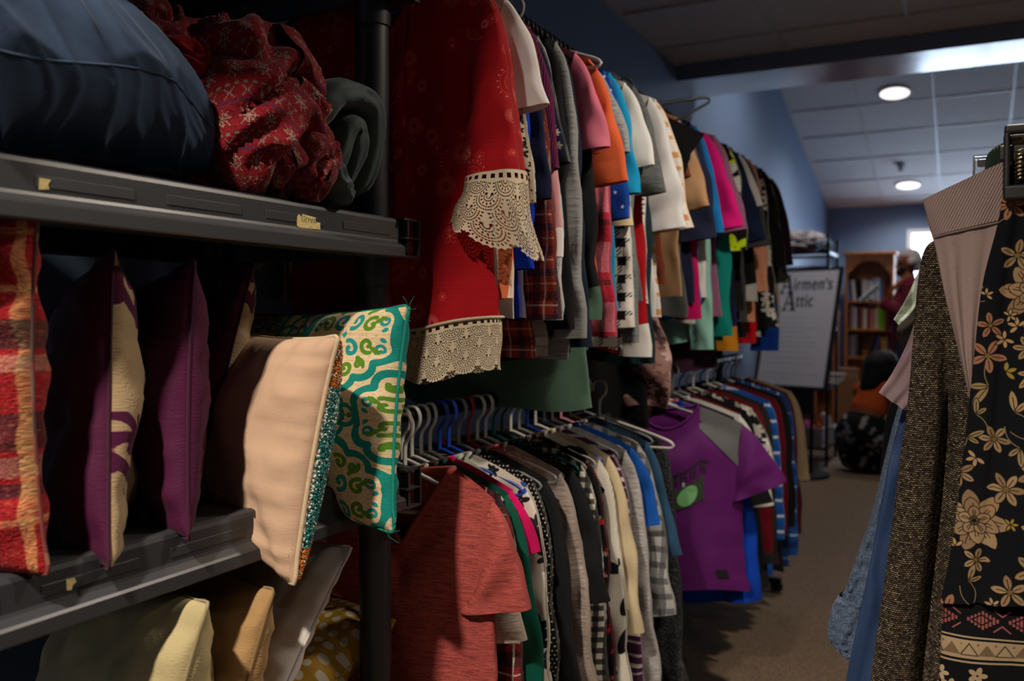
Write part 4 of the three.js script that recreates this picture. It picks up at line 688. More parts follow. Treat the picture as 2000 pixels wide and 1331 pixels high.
// the scarf knotted round the near rack's upright and hanging low
{
  const t = thing('scarf', 'mauve floral scarf hanging low between the two racks', 'scarf', [-0.83, 0, -2.5]);
  part('cloth', grid(30, 24, (u, v) => { const a = u * 6.283, w = lerp(0.03, 0.075, Math.sin(v * 2.4)) * (1 + 0.1 * Math.sin(a * 3)); return [w * Math.cos(a) + 0.008 * noise(v * 6, a), lerp(1.24, 0.94, v) + 0.02 * Math.sin(a) * v, 0.04 * Math.sin(a) + 0.012 * Math.sin(v * 9 + a * 2), a * 0.05, v * 0.3]; }, true), C(W, P.mauveFloral), t);
}
// the empty hangers that stick out above the clothes
{
  const h = hanger(RAILS.nearTop, -2.505, 'black', 'empty black hanger twisted out above the black shawl', 0.6, 0.5); h.position.y -= 0.05; h.position.x += 0.1;
  const w = hanger(RAILS.nearTop, -1.897, 'white', 'empty white hanger showing its rounded end beside the pink t-shirt', 0.1, 0); w.position.x += 0.045;
  const w2 = hanger(RAILS.nearLow, -2.33, 'white', 'empty white tubular hanger poking out before the boucle cardigan', 0.1, 0, true); w2.position.x += 0.07;
}

// ---------- the rack on the right of the aisle ----------
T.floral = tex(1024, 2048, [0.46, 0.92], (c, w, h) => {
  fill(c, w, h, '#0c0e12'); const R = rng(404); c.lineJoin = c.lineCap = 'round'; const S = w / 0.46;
  const ink = '#1d1713', tans = ['#8d7455', '#977d5c', '#83694c', '#937656'];  // print tans darkened throughout, standing in for shade on the dress
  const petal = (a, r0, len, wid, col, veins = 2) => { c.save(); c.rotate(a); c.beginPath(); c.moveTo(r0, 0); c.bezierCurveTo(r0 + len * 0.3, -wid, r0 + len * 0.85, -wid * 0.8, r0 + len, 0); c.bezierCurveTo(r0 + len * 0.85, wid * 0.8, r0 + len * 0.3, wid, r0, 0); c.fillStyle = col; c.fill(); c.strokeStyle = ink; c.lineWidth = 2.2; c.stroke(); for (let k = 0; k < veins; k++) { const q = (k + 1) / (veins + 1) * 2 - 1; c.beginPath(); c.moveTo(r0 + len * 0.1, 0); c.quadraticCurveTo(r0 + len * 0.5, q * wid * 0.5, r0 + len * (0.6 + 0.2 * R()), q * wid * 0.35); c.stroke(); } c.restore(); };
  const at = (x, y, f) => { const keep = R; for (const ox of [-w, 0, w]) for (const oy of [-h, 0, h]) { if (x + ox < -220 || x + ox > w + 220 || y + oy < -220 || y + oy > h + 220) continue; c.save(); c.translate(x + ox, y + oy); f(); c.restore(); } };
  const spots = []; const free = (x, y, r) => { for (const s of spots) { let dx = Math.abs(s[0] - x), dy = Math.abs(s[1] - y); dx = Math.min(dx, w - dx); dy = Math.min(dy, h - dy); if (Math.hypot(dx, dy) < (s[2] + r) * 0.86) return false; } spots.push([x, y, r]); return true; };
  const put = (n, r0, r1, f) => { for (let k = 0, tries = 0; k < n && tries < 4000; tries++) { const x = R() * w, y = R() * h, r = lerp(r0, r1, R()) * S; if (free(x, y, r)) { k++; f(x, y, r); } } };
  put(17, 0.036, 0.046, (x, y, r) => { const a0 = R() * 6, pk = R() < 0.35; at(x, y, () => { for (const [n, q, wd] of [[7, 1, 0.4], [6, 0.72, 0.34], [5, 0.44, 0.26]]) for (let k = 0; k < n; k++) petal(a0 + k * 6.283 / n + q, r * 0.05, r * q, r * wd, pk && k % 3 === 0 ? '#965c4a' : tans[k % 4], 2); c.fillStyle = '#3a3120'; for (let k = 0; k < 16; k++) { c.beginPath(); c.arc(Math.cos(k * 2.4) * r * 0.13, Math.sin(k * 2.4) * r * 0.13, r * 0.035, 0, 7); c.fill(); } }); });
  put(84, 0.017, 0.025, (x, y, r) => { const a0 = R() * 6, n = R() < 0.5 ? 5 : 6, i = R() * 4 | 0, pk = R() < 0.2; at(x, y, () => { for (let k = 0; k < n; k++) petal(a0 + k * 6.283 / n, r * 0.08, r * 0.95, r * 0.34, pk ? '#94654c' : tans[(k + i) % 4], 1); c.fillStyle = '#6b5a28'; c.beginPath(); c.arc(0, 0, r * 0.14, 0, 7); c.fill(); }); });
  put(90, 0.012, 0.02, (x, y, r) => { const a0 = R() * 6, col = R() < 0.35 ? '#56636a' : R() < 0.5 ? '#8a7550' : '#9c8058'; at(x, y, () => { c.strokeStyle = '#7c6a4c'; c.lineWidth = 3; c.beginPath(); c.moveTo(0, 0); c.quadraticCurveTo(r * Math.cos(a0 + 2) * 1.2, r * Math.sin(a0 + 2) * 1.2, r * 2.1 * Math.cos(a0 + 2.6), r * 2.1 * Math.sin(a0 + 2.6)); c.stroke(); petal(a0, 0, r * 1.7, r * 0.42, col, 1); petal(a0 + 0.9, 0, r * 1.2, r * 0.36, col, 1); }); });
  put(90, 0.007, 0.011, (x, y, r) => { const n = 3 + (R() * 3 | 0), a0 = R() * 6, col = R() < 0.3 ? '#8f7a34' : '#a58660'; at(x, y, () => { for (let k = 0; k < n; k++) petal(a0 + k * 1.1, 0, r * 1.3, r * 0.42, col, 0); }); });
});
T.border = tex(1024, 1024, [0.3, 0.3], (c, w, h) => {
  fill(c, w, h, '#0d0e11'); const tan = '#a08a6c', pink = '#8a4c48';
  for (let k = 0; k < 6; k++) { const x = (k + 0.5) * w / 6; c.fillStyle = pink; for (let q = -4; q <= 4; q++) { const hh = 60 - Math.abs(q) * 12; c.fillRect(x + q * 15, 100 - hh, 11, hh * 2); } c.strokeStyle = '#0e0e10'; c.lineWidth = 7; c.beginPath(); c.moveTo(x - 40, 100); c.lineTo(x, 66); c.lineTo(x + 40, 100); c.lineTo(x, 134); c.closePath(); c.stroke(); c.strokeStyle = pink; c.lineWidth = 8; c.beginPath(); c.moveTo(x + 50, 30); c.lineTo(x + 85, 70); c.lineTo(x + 120, 30); c.moveTo(x + 50, 170); c.lineTo(x + 85, 130); c.lineTo(x + 120, 170); c.stroke(); }
  c.fillStyle = tan; c.fillRect(0, 206, w, 10); c.fillRect(0, 228, w, 96); c.fillRect(0, 336, w, 10); c.strokeStyle = '#4a3c2c'; c.lineWidth = 6; c.fillStyle = '#6e5a42';
  for (let k = 0; k < 14; k++) { const x = k * w / 14; c.beginPath(); c.moveTo(x, 306); c.lineTo(x + w / 28, 246); c.lineTo(x + w / 14, 306); c.closePath(); k % 2 ? c.fill() : c.stroke(); c.beginPath(); c.arc(x, 250, 6, 0, 7); c.fill(); }
  const R = rng(9); for (let k = 0; k < 70; k++) { const x = R() * w, y = 400 + R() * 580, r = 22 + R() * 22; c.fillStyle = ['#a08a6c', '#8f7a5e', '#b09a7c'][k % 3]; for (let q = 0; q < 5; q++) { c.beginPath(); c.ellipse(x + Math.cos(q * 1.257) * r * 0.55, y + Math.sin(q * 1.257) * r * 0.55, r * 0.45, r * 0.28, q * 1.257, 0, 7); c.fill(); } }
});
T.tweed = tex(1024, 1024, [0.24, 0.24], (c, w, h) => {
  fill(c, w, h, '#2a241f'); const R = rng(55), cols = ['#b5a080', '#94806a', '#c9b694', '#6b5a48', '#806c56', '#3a3129', '#d6c4a2'];
  for (let j = 0; j < 74; j++) for (let i = 0; i < 64; i++) { const x = (i + 0.5 * (j % 2)) * 16, y = j * 13.9, t = noise(i * 0.5, j * 0.5) + (R() - 0.5) * 1.5; c.strokeStyle = t > 0.05 ? cols[(R() * 3) | 0] : cols[3 + (R() * 3) | 0]; c.lineWidth = 3 + R() * 2.6; c.beginPath(); c.moveTo(x - 7 + R() * 3, y - 2); c.quadraticCurveTo(x, y + 8 + R() * 3, x + 7 - R() * 3, y - 3 + R() * 3); c.stroke(); if (R() < 0.3) { c.strokeStyle = cols[6]; c.lineWidth = 1.6; c.beginPath(); c.moveTo(x - 4, y); c.lineTo(x + 5, y + 5 * (R() - 0.5)); c.stroke(); } }
});
T.tweedBump = tex(512, 512, [0.24, 0.24], (c, w, h) => { fill(c, w, h, '#222'); const R = rng(55); for (let j = 0; j < 74; j++) for (let i = 0; i < 64; i++) { const x = (i + 0.5 * (j % 2)) * 8, y = j * 6.95, v = 120 + R() * 120; c.strokeStyle = `rgb(${v},${v},${v})`; c.lineWidth = 2.4; c.beginPath(); c.moveTo(x - 3.5, y - 1); c.quadraticCurveTo(x, y + 5, x + 3.5, y - 1.5); c.stroke(); } }, false);
T.sherpa = tex(512, 512, [0.09, 0.09], (c, w, h) => { fill(c, w, h, '#333'); const R = rng(66); for (let k = 0; k < 1400; k++) { const x = R() * w, y = R() * h, r = 8 + R() * 12, v = 110 + R() * 140; c.fillStyle = `rgb(${v},${v},${v})`; c.beginPath(); c.arc(x, y, r, 0, 7); c.fill(); } }, false);
const QR = { x: 0.2, y: 1.66, z0: -1.22, z1: -2.35 };
{
  const t = thing('garment_rack', 'single rail clothes rack on the right of the aisle', 'clothes rack', [0, 0, 0]);
  const g = new THREE.CylinderGeometry(0.0125, 0.0125, QR.z0 - QR.z1, 14); g.rotateX(Math.PI / 2); g.translate(QR.x, QR.y, (QR.z0 + QR.z1) / 2);
  part('rail', g, METAL, t); for (const z of [QR.z0, QR.z1]) { part('upright', cyl(0.015, 0.015, QR.y, QR.x + (z === QR.z0 ? 0 : 0), QR.y / 2, z, 12), METAL, t); part('foot', bx(0.5, 0.03, 0.04, QR.x, 0.015, z), METAL, t); }
}
// a hanging piece of cloth between a left and a right outline, given where they are seen on the plane z
function drape(left, right, z, o = {}) {
  const { th = 0.014, nu = 40, nv = 40, fold = 0.006, folds = 3, seed = 1, crease = null } = o;
  const curve = (pts) => new THREE.CatmullRomCurve3(pts.map(([px, py]) => onZ(px, py, z)), false, 'catmullrom', 0.5);
  const A = curve(left), B = curve(right);
  return (u, v, off = 0) => {
    const a = u * Math.PI * 2, c = Math.cos(a), s = Math.sin(a), p = A.getPoint(clamp(v)), q = B.getPoint(clamp(v)), k = 0.5 + 0.5 * c;
    const x = lerp(p.x, q.x, k), y = lerp(p.y, q.y, k);
    let f = fold * (Math.sin(k * folds * 6 + seed + v * 2) * smooth(0, 0.5, v) + 0.8 * noise(k * 5 + seed, v * 4, seed));
    if (crease) f += crease(k, v);
    return [x, y, z + f + (th + off) * Math.sign(s) * Math.pow(Math.abs(s), 0.7), x, y];
  };
}
function draped(name, label, category, mat, left, right, z, o = {}) {
  const t = thing(name, label, category, [0, 0, 0], 'clothes on the right rack'), f = drape(left, right, z, o);
  part('body', grid(o.nu ?? 44, o.nv ?? 36, (u, v) => f(u, o.v0 ? lerp(o.v0, 1, v) : v), true), mat, t); return [t, f];
}
function straightHanger(z, x, colour, label, x0, y0) {
  const t = thing('clothes_hanger', label, 'hanger', [QR.x, QR.y, z], 'hangers on the right rack'), m = plain(HC[colour][1], 0.35);
  part('hook', hookGeo, m, t); part('frame', tube([[0, -0.082, 0], [(x0 - QR.x) * 0.5, (y0 - QR.y) * 0.5 - 0.045, 0], [x0 - QR.x, y0 - QR.y, 0]], 0.0042, 20, 7), m, t); part('frame', tube([[0, -0.082, 0], [0.1, -0.12, 0], [0.2, -0.17, 0]], 0.0042, 20, 7), m, t); return t;
}
{
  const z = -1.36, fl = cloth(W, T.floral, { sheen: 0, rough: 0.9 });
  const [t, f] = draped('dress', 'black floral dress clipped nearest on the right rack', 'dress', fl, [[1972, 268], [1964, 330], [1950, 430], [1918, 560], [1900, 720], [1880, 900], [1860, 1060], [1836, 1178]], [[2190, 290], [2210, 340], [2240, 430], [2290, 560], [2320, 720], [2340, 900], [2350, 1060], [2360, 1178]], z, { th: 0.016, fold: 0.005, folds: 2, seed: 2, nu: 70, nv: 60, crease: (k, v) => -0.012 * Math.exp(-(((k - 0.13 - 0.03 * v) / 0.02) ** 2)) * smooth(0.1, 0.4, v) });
  const g2 = drape([[1842, 1172], [1838, 1240], [1834, 1331], [1830, 1430], [1828, 1560]], [[2356, 1215], [2358, 1290], [2360, 1370], [2362, 1460], [2364, 1580]], z - 0.01, { th: 0.014, fold: 0.007, folds: 2.5, seed: 5 });
  part('lower_tier', grid(60, 30, (u, v) => { const p = g2(u, v); return [p[0], p[1], p[2], p[0], 0.3 - v * 0.27]; }, true), cloth(W, T.border, { sheen: 0 }), t, 'lower tier with woven style border print');
  // trouser clip of the hanger that carries it
  const c = thing('clip_hanger', 'black clip hanger gripping the black floral dress', 'hanger', [0, 0, 0], 'hangers on the right rack'), p = onZ(1990, 320, z + 0.02), q = onZ(1958, 300, z + 0.012);
  part('clip', join([rbox(0.007, 0.094, 0.014, 0.003, p.x - 0.014, p.y, p.z + 0.004), rbox(0.007, 0.094, 0.014, 0.003, p.x + 0.016, p.y, p.z + 0.004), rbox(0.037, 0.012, 0.016, 0.004, p.x + 0.001, p.y + 0.044, p.z + 0.004), rbox(0.037, 0.02, 0.018, 0.004, p.x + 0.001, p.y - 0.038, p.z + 0.004), rbox(0.036, 0.09, 0.006, 0.002, p.x + 0.001, p.y, p.z - 0.04)]), BLACK, c);
  part('clip_spring', join([tube(Array.from({ length: 40 }, (_, i) => V(p.x + 0.001 + 0.005 * Math.cos(i * 1.2), p.y + 0.018 - i * 0.001, p.z + 0.003 + 0.005 * Math.sin(i * 1.2))), 0.0013, 160, 6)]), plain(0xd0c4a8, 0.18, { metalness: 1 }), c);
  part('bar', join([rbox(0.36, 0.022, 0.012, 0.004, q.x + 0.175, q.y, p.z - 0.012)]), BLACK, c);
  const hk = hookGeo.clone(); hk.translate(QR.x, QR.y, p.z - 0.012); part('hook', hk, METAL, c); part('stem', cyl(0.005, 0.005, QR.y - 0.08 - q.y, QR.x, (QR.y - 0.08 + q.y) / 2, p.z - 0.012, 8), BLACK, c);
  part('clip', join([rbox(0.037, 0.094, 0.018, 0.003, p.x + 0.28, p.y, p.z + 0.004)]), BLACK, c);
}
{
  const z = -1.43, rose = cloth('#96827e', null, { depth: 0.0006 });
  const [t, f] = draped('knit_skirt', 'pinkish grey jersey skirt with ribbed waistband on the right rack', 'skirt', rose, [[1802, 392], [1814, 440], [1828, 490], [1846, 580], [1870, 680], [1890, 765], [1902, 830]], [[1985, 306], [1972, 390], [1956, 470], [1936, 580], [1916, 690], [1906, 765], [1912, 830]], z, { th: 0.012, fold: 0.004, seed: 3, nv: 50 });
  part('waistband', grid(44, 20, (u, v) => { const p = f(u, v * 0.25, 0.003); return [p[0], p[1], p[2], p[0] - 0.45 * p[1], p[1]]; }, true), cloth('#9c8783', null, { bump: 'rib', depth: 0.0014 }), t, 'ribbed waistband');
  part('seam', tube(Array.from({ length: 12 }, (_, i) => { const p = f(0.06, 0.02 + i / 12 * 0.95, 0.002); return V(p[0], p[1], p[2] + 0.001); }), 0.0022, 40, 6), rose, t);
  part('waist_seam', tube(Array.from({ length: 12 }, (_, i) => { const p = f(0.05 + 0.4 * i / 11, 0.26, 0.003); return V(p[0], p[1], p[2]); }), 0.0016, 40, 6), rose, t);
  straightHanger(z - 0.02, 0, 'black', 'black hanger carrying the pinkish grey jersey skirt', 0.08, 1.44);
}
{
  const z = -1.54;
  const [t, f] = draped('cardigan', 'brown and cream tweed knit cardigan on the right rack', 'cardigan', cloth(W, T.tweed, { bump: 'tweedBump', depth: 0.004, sheen: 0.1 }), [[1838, 462], [1806, 488], [1792, 560], [1784, 660], [1774, 780], [1758, 900], [1742, 1030], [1724, 1160], [1706, 1290], [1690, 1420]], [[1880, 462], [1930, 500], [1975, 600], [2000, 720], [2030, 900], [2040, 1030], [2040, 1100], [2040, 1200], [2040, 1290], [2040, 1420]], z, { th: 0.022, fold: 0.006, folds: 2, seed: 7, nu: 80, nv: 70, crease: (k, v) => -0.05 * Math.exp(-(((k - 0.31) / 0.035) ** 2)) * smooth(0.25, 0.5, v) + 0.02 * Math.exp(-(((k - 0.12) / 0.1) ** 2)) * smooth(0.2, 0.5, v) });
  straightHanger(z - 0.03, 0, 'black', 'black hanger holding the tweed knit cardigan', 0.0, 1.4);
}
{
  const teeM = cloth('#8f7a80'); draped('t_shirt', 'mauve t-shirt with its sleeve sticking out left of the tweed cardigan', 't-shirt', teeM, [[1835, 560], [1795, 610], [1772, 670], [1745, 725], [1717, 766]], [[1900, 560], [1880, 640], [1850, 700], [1820, 760], [1776, 806]], -1.64, { th: 0.014, fold: 0.005, seed: 11 });
  straightHanger(-1.65, 0, 'white', 'white hanger holding the mauve t-shirt', 0.0, 1.35);
  draped('satin_shirt', 'cornflower blue satin shirt hanging behind the tweed cardigan', 'shirt', cloth('#34486f', null, { rough: 0.6 }), [[1800, 640], [1775, 740], [1762, 800], [1742, 880], [1722, 980], [1700, 1100], [1675, 1220], [1650, 1340], [1630, 1430]], [[1930, 640], [1920, 740], [1910, 800], [1905, 880], [1900, 980], [1890, 1100], [1880, 1220], [1870, 1340], [1860, 1430]], -1.7, { th: 0.018, fold: 0.012, folds: 2.2, seed: 13, crease: (k, v) => 0.012 * noise(k * 9, v * 14, 3) });
  straightHanger(-1.71, 0, 'white', 'white hanger holding the cornflower blue satin shirt', 0.02, 1.3);
  const sh = cloth('#5d6f88', null, { bump: 'sherpa', depth: 0.01, sheen: 0.6 });
  const [t, f] = draped('fleece_robe', 'dusty blue curly fleece robe with rolled cuff on the right rack', 'robe', sh, [[1790, 690], [1766, 760], [1744, 830], [1722, 920], [1700, 1010], [1672, 1090], [1652, 1150], [1638, 1185]], [[1900, 700], [1880, 770], [1850, 840], [1815, 930], [1785, 1010], [1760, 1090], [1735, 1160], [1716, 1215]], -1.79, { th: 0.026, fold: 0.004, seed: 17, nu: 70, nv: 90, crease: (k, v) => 0.008 * fbm(k * 14, v * 30, 1) });
  const g = drape([[1640, 1160], [1626, 1185], [1617, 1225], [1622, 1250], [1640, 1268]], [[1735, 1185], [1726, 1210], [1712, 1240], [1700, 1265], [1690, 1290]], -1.785, { th: 0.036, fold: 0.004, seed: 19, crease: (k, v) => 0.007 * fbm(k * 12, v * 12, 2) });
  part('rolled_cuff', grid(60, 30, (u, v) => g(u, v), true), sh, t, 'thick rolled cuff');
  straightHanger(-1.8, 0, 'white', 'white hanger holding the curly fleece robe', 0.04, 1.3);
  draped('coat', 'long black coat hanging behind the blue fleece robe', 'coat', cloth('#0d0f14'), [[1795, 650], [1770, 720], [1735, 800], [1725, 860], [1716, 960], [1712, 1060]], [[1900, 650], [1900, 720], [1880, 800], [1870, 860], [1860, 960], [1850, 1060]], -1.9, { th: 0.03, seed: 23 });
  straightHanger(-1.91, 0, 'black', 'black hanger holding the long black coat', 0.04, 1.3);
  draped('jacket', 'dark brown jacket with a curled cuff on the right rack', 'jacket', cloth('#2a241f'), [[1810, 560], [1780, 610], [1752, 640], [1753, 662], [1766, 690]], [[1880, 580], [1860, 640], [1830, 680], [1810, 700], [1800, 720]], -1.98, { th: 0.025, seed: 29 });
  straightHanger(-1.99, 0, 'black', 'black hanger holding the dark brown jacket', 0.05, 1.32);
  draped('shirt', 'pale green checked shirt farthest on the right rack', 'shirt', cloth(W, plaid(0.07, '#aab9a4', [['#6d8273', 0.1, 0.2, 0.4], ['#e3e9df', 0.55, 0.2, 0.6]])), [[1822, 480], [1794, 530], [1772, 580], [1746, 624]], [[1880, 500], [1860, 560], [1830, 620], [1776, 656]], -2.08, { th: 0.018, seed: 31 });
  straightHanger(-2.09, 0, 'black', 'black hanger holding the pale green checked shirt', 0.05, 1.34);
  // clear hanger end and a green ribbed knit behind the waistband
  const gl = new THREE.MeshPhysicalMaterial({ color: 0xffffff, transmission: 0.95, roughness: 0.05, thickness: 0.01, ior: 1.45 });
  const c = thing('clear_hanger', 'clear plastic clip hanger above the pinkish grey skirt', 'hanger', [0, 0, 0], 'hangers on the right rack'), p = onZ(1916, 325, -1.5);
  part('clip', join([rbox(0.022, 0.034, 0.008, 0.003, p.x, p.y, p.z), rbox(0.02, 0.03, 0.006, 0.002, p.x + 0.001, p.y - 0.002, p.z - 0.012)]), gl, c); part('bar', rbox(0.2, 0.014, 0.008, 0.003, p.x + 0.095, p.y + 0.006, p.z - 0.005), gl, c);
  const hk = hookGeo.clone(); hk.translate(QR.x, QR.y, p.z - 0.005); part('hook', hk, METAL, c); part('stem', cyl(0.004, 0.004, QR.y - 0.08 - p.y, QR.x, (QR.y - 0.08 + p.y) / 2, p.z - 0.005, 8), gl, c);
  draped('knit_sweater', 'dark green ribbed knit peeking out behind the black clip', 'sweater', cloth('#2b3d2e', null, { bump: 'rib', depth: 0.003 }), [[1950, 284], [1930, 300], [1924, 325], [1922, 380], [1925, 460]], [[2060, 270], [2075, 300], [2080, 330], [2085, 380], [2085, 460]], -1.47, { th: 0.02, fold: 0.002, seed: 37 });
  straightHanger(-1.475, 0, 'black', 'black hanger holding the dark green ribbed knit', 0.1, 1.5);
}

// ---------- people ----------
function field(bones, lo, size, res, k = 0.03) {         // one skin over tapered bones
  const mc = new MarchingCubes(res, new THREE.MeshStandardMaterial(), false, false, 60000); mc.isolation = 0; mc.reset();
  const h = res / 2, B = bones.map((b) => ({ a: V(b[0], b[1], b[2]), d: V(b[4] - b[0], b[5] - b[1], b[6] - b[2]), ra: b[3], rb: b[7] })), p = V(), q = V();
  for (let z = 0; z < res; z++) for (let y = 0; y < res; y++) for (let x = 0; x < res; x++) {
    p.set(lo[0] + size * (x / res), lo[1] + size * (y / res), lo[2] + size * (z / res)); let d = 9;
    for (const b of B) { q.copy(p).sub(b.a); const l = b.d.lengthSq(), t = l ? clamp(q.dot(b.d) / l) : 0; const e = q.addScaledVector(b.d, -t).length() - lerp(b.ra, b.rb, t); const m = clamp(0.5 + 0.5 * (d - e) / k); d = lerp(d, e, m) - k * m * (1 - m); }
    mc.field[x + y * res + z * res * res] = -d;
  }
  mc.update(); const g = new THREE.BufferGeometry(), n = mc.count;
  const P_ = new Float32Array(mc.positionArray.slice(0, n * 3)), N = new Float32Array(mc.normalArray.slice(0, n * 3)), U = new Float32Array(n * 2);
  for (let i = 0; i < n; i++) { for (let j = 0; j < 3; j++) P_[3 * i + j] = lo[j] + size * (P_[3 * i + j] * h + h) / res; U[2 * i] = 0.8 * P_[3 * i] - 0.6 * P_[3 * i + 2]; U[2 * i + 1] = P_[3 * i + 1]; }
  g.setAttribute('position', new THREE.BufferAttribute(P_, 3)); g.setAttribute('normal', new THREE.BufferAttribute(N, 3)); g.setAttribute('uv', new THREE.BufferAttribute(U, 2));
  g.computeVertexNormals(); g.setAttribute('normal', new THREE.BufferAttribute(N, 3)); let s = 0; const A = V(), b = V(), c2 = V();   // keep the normals outward
  for (let i = 0; i < Math.min(n, 300); i += 3) { A.fromArray(P_, 3 * i); b.fromArray(P_, 3 * i + 3); c2.fromArray(P_, 3 * i + 6); const f = b.sub(A).cross(c2.sub(A)); s += f.x * N[3 * i] + f.y * N[3 * i + 1] + f.z * N[3 * i + 2]; }
  if (s < 0) for (let i = 0; i < N.length; i++) N[i] = -N[i];
  return g;
}
const ball = (x, y, z, r) => [x, y, z, r, x, y, z, r];
function headBones(y, s = 1) { // looks towards +z, chin at y, about 0.23 tall
  return [[0, y + 0.13 * s, -0.01, 0.088 * s, 0, y + 0.145 * s, 0.01, 0.086 * s], [0, y + 0.05 * s, 0.03, 0.058 * s, 0, y + 0.02 * s, 0.045, 0.036 * s], [0, y + 0.115 * s, 0.088, 0.012, 0, y + 0.07 * s, 0.108, 0.016], ball(0.083 * s, y + 0.09 * s, -0.005, 0.022), ball(-0.083 * s, y + 0.09 * s, -0.005, 0.022), [-0.04, y + 0.125 * s, 0.074, 0.018, 0.04, y + 0.125 * s, 0.074, 0.018], [-0.018, y + 0.04, 0.075, 0.014, 0.018, y + 0.04, 0.075, 0.014], [0, y + 0.02, 0, 0.05, 0, y - 0.1, -0.02, 0.056]];
}
function handBones(w, dir, side) { // wrist point, unit direction of the fingers, sideways unit
  const p = V(...w), d = V(...dir).normalize(), s = V(...side).normalize(), out = [], n = d.clone().cross(s);
  const L_ = [0.068, 0.078, 0.074, 0.058]; const k0 = p.clone().addScaledVector(d, 0.085);
  for (let i = 0; i < 4; i++) { const q = i / 3 - 0.5, a = p.clone().addScaledVector(s, q * 0.035), b = k0.clone().addScaledVector(s, q * 0.062); out.push([...a.toArray(), 0.017, ...b.toArray(), 0.0125]); const m = b.clone().addScaledVector(d, L_[i] * 0.5).addScaledVector(n, 0.008), e = m.clone().addScaledVector(d, L_[i] * 0.4).addScaledVector(n, 0.022); out.push([...b.toArray(), 0.0098, ...m.toArray(), 0.0088], [...m.toArray(), 0.0088, ...e.toArray(), 0.0075]); }
  const tb = p.clone().addScaledVector(d, 0.03).addScaledVector(s, -0.03), tm = tb.clone().addScaledVector(d, 0.035).addScaledVector(s, -0.026).addScaledVector(n, 0.012), te = tm.clone().addScaledVector(d, 0.03).addScaledVector(n, 0.012); out.push([...tb.toArray(), 0.015, ...tm.toArray(), 0.011], [...tm.toArray(), 0.011, ...te.toArray(), 0.0085]);
  return out;
}
const skin = cloth('#7a4a36', null, { bump: 'paint', depth: 0.0003, rough: 0.6, sheen: 0 });
{
  // standing, facing +z locally, head bowed over an open book held in the left hand
  const t = thing('person', 'person in a maroon jacket standing reading a book by the bookcase', 'person', [-0.5, 0, -9.55]); t.rotation.y = -1.45;
  const legs = [[0.1, 0.93, 0, 0.1, 0.11, 0.5, 0.01, 0.068], [0.11, 0.5, 0.01, 0.066, 0.11, 0.09, -0.02, 0.045], [-0.1, 0.93, 0, 0.1, -0.11, 0.5, 0.01, 0.068], [-0.11, 0.5, 0.01, 0.066, -0.11, 0.09, -0.02, 0.045]];
  const torso = [[0, 0.95, 0, 0.135, 0, 1.15, 0.01, 0.135], [0, 1.15, 0.01, 0.135, 0, 1.4, -0.01, 0.12], [-0.15, 1.5, -0.01, 0.07, 0.15, 1.5, -0.01, 0.07], [-0.07, 1.3, 0.03, 0.12, 0.07, 1.3, 0.03, 0.12]];
  const arms = [[0.2, 1.48, -0.01, 0.062, 0.25, 1.2, 0.02, 0.048], [0.25, 1.2, 0.02, 0.048, 0.14, 1.33, 0.22, 0.034], [-0.2, 1.48, -0.01, 0.062, -0.25, 1.2, 0.0, 0.048], [-0.25, 1.2, 0, 0.048, -0.1, 1.31, 0.2, 0.034]];
  const feet = [[0.11, 0.05, -0.04, 0.045, 0.12, 0.04, 0.14, 0.036], [-0.11, 0.05, -0.04, 0.045, -0.12, 0.04, 0.14, 0.036]];
  const body = join([field([...legs, ...torso, ...arms, ...feet, [0, 1.5, 0, 0.06, 0, 1.62, 0.02, 0.055]], [-1, -0.05, -1], 2, 72, 0.05), field(headBones(1.62), [-0.17, 1.5, -0.2], 0.36, 44, 0.025), field(handBones([0.14, 1.33, 0.22], [-0.25, 0.15, 1], [1, 0, 0.2]), [0.0, 1.22, 0.14], 0.24, 44, 0.01), field(handBones([-0.1, 1.31, 0.2], [0.25, 0.2, 1], [-1, 0, 0.2]), [-0.2, 1.22, 0.12], 0.24, 44, 0.01)]);
  part('body', body, skin, t);
  const fat = (b, e) => b.map((x) => [x[0], x[1], x[2], x[3] + e, x[4], x[5], x[6], x[7] + e]);
  part('jacket', field([...fat(torso, 0.018), ...fat(arms, 0.016), ball(0, 0.92, 0, 0.15)], [-0.6, 0.7, -0.6], 1.2, 64, 0.04), cloth('#5a1626', null, fleece), t, 'maroon jacket');
  part('strap', tube([[0.16, 1.58, 0.03], [0.12, 1.45, 0.16], [0.02, 1.25, 0.19], [-0.1, 1.05, 0.18]], 0.022, 24, 6), cloth('#a04a24'), t, 'orange shoulder strap');
  part('trousers', field([...fat(legs, 0.014), ball(0, 0.93, 0, 0.145)], [-0.6, 0, -0.6], 1.2, 64, 0.05), cloth('#23262e'), t);
  part('shoes', field(fat(feet, 0.012), [-0.3, -0.03, -0.3], 0.6, 40, 0.02), plain(0x151515, 0.5), t);
  part('hair', field([[0, 1.785, -0.03, 0.082, 0, 1.79, 0.01, 0.08], [0, 1.74, -0.06, 0.07, 0, 1.69, -0.07, 0.05], ball(0.06, 1.74, -0.02, 0.045), ball(-0.06, 1.74, -0.02, 0.045)], [-0.17, 1.56, -0.22], 0.36, 40, 0.02), cloth('#b3a9a2', null, { bump: 'fuzz', depth: 0.004 }), t, 'short grey hair');
  part('beard', field([[-0.05, 1.67, 0.05, 0.028, 0, 1.635, 0.08, 0.034], [0.05, 1.67, 0.05, 0.028, 0, 1.635, 0.08, 0.034]], [-0.15, 1.52, -0.06], 0.26, 36, 0.02), cloth('#2a211d', null, { bump: 'fuzz', depth: 0.003 }), t, 'dark beard');
  for (const s of [1, -1]) part('eye', new THREE.SphereGeometry(0.011, 10, 8).translate(0.033 * s, 1.735, 0.086), plain(0x1a120e, 0.2), t);
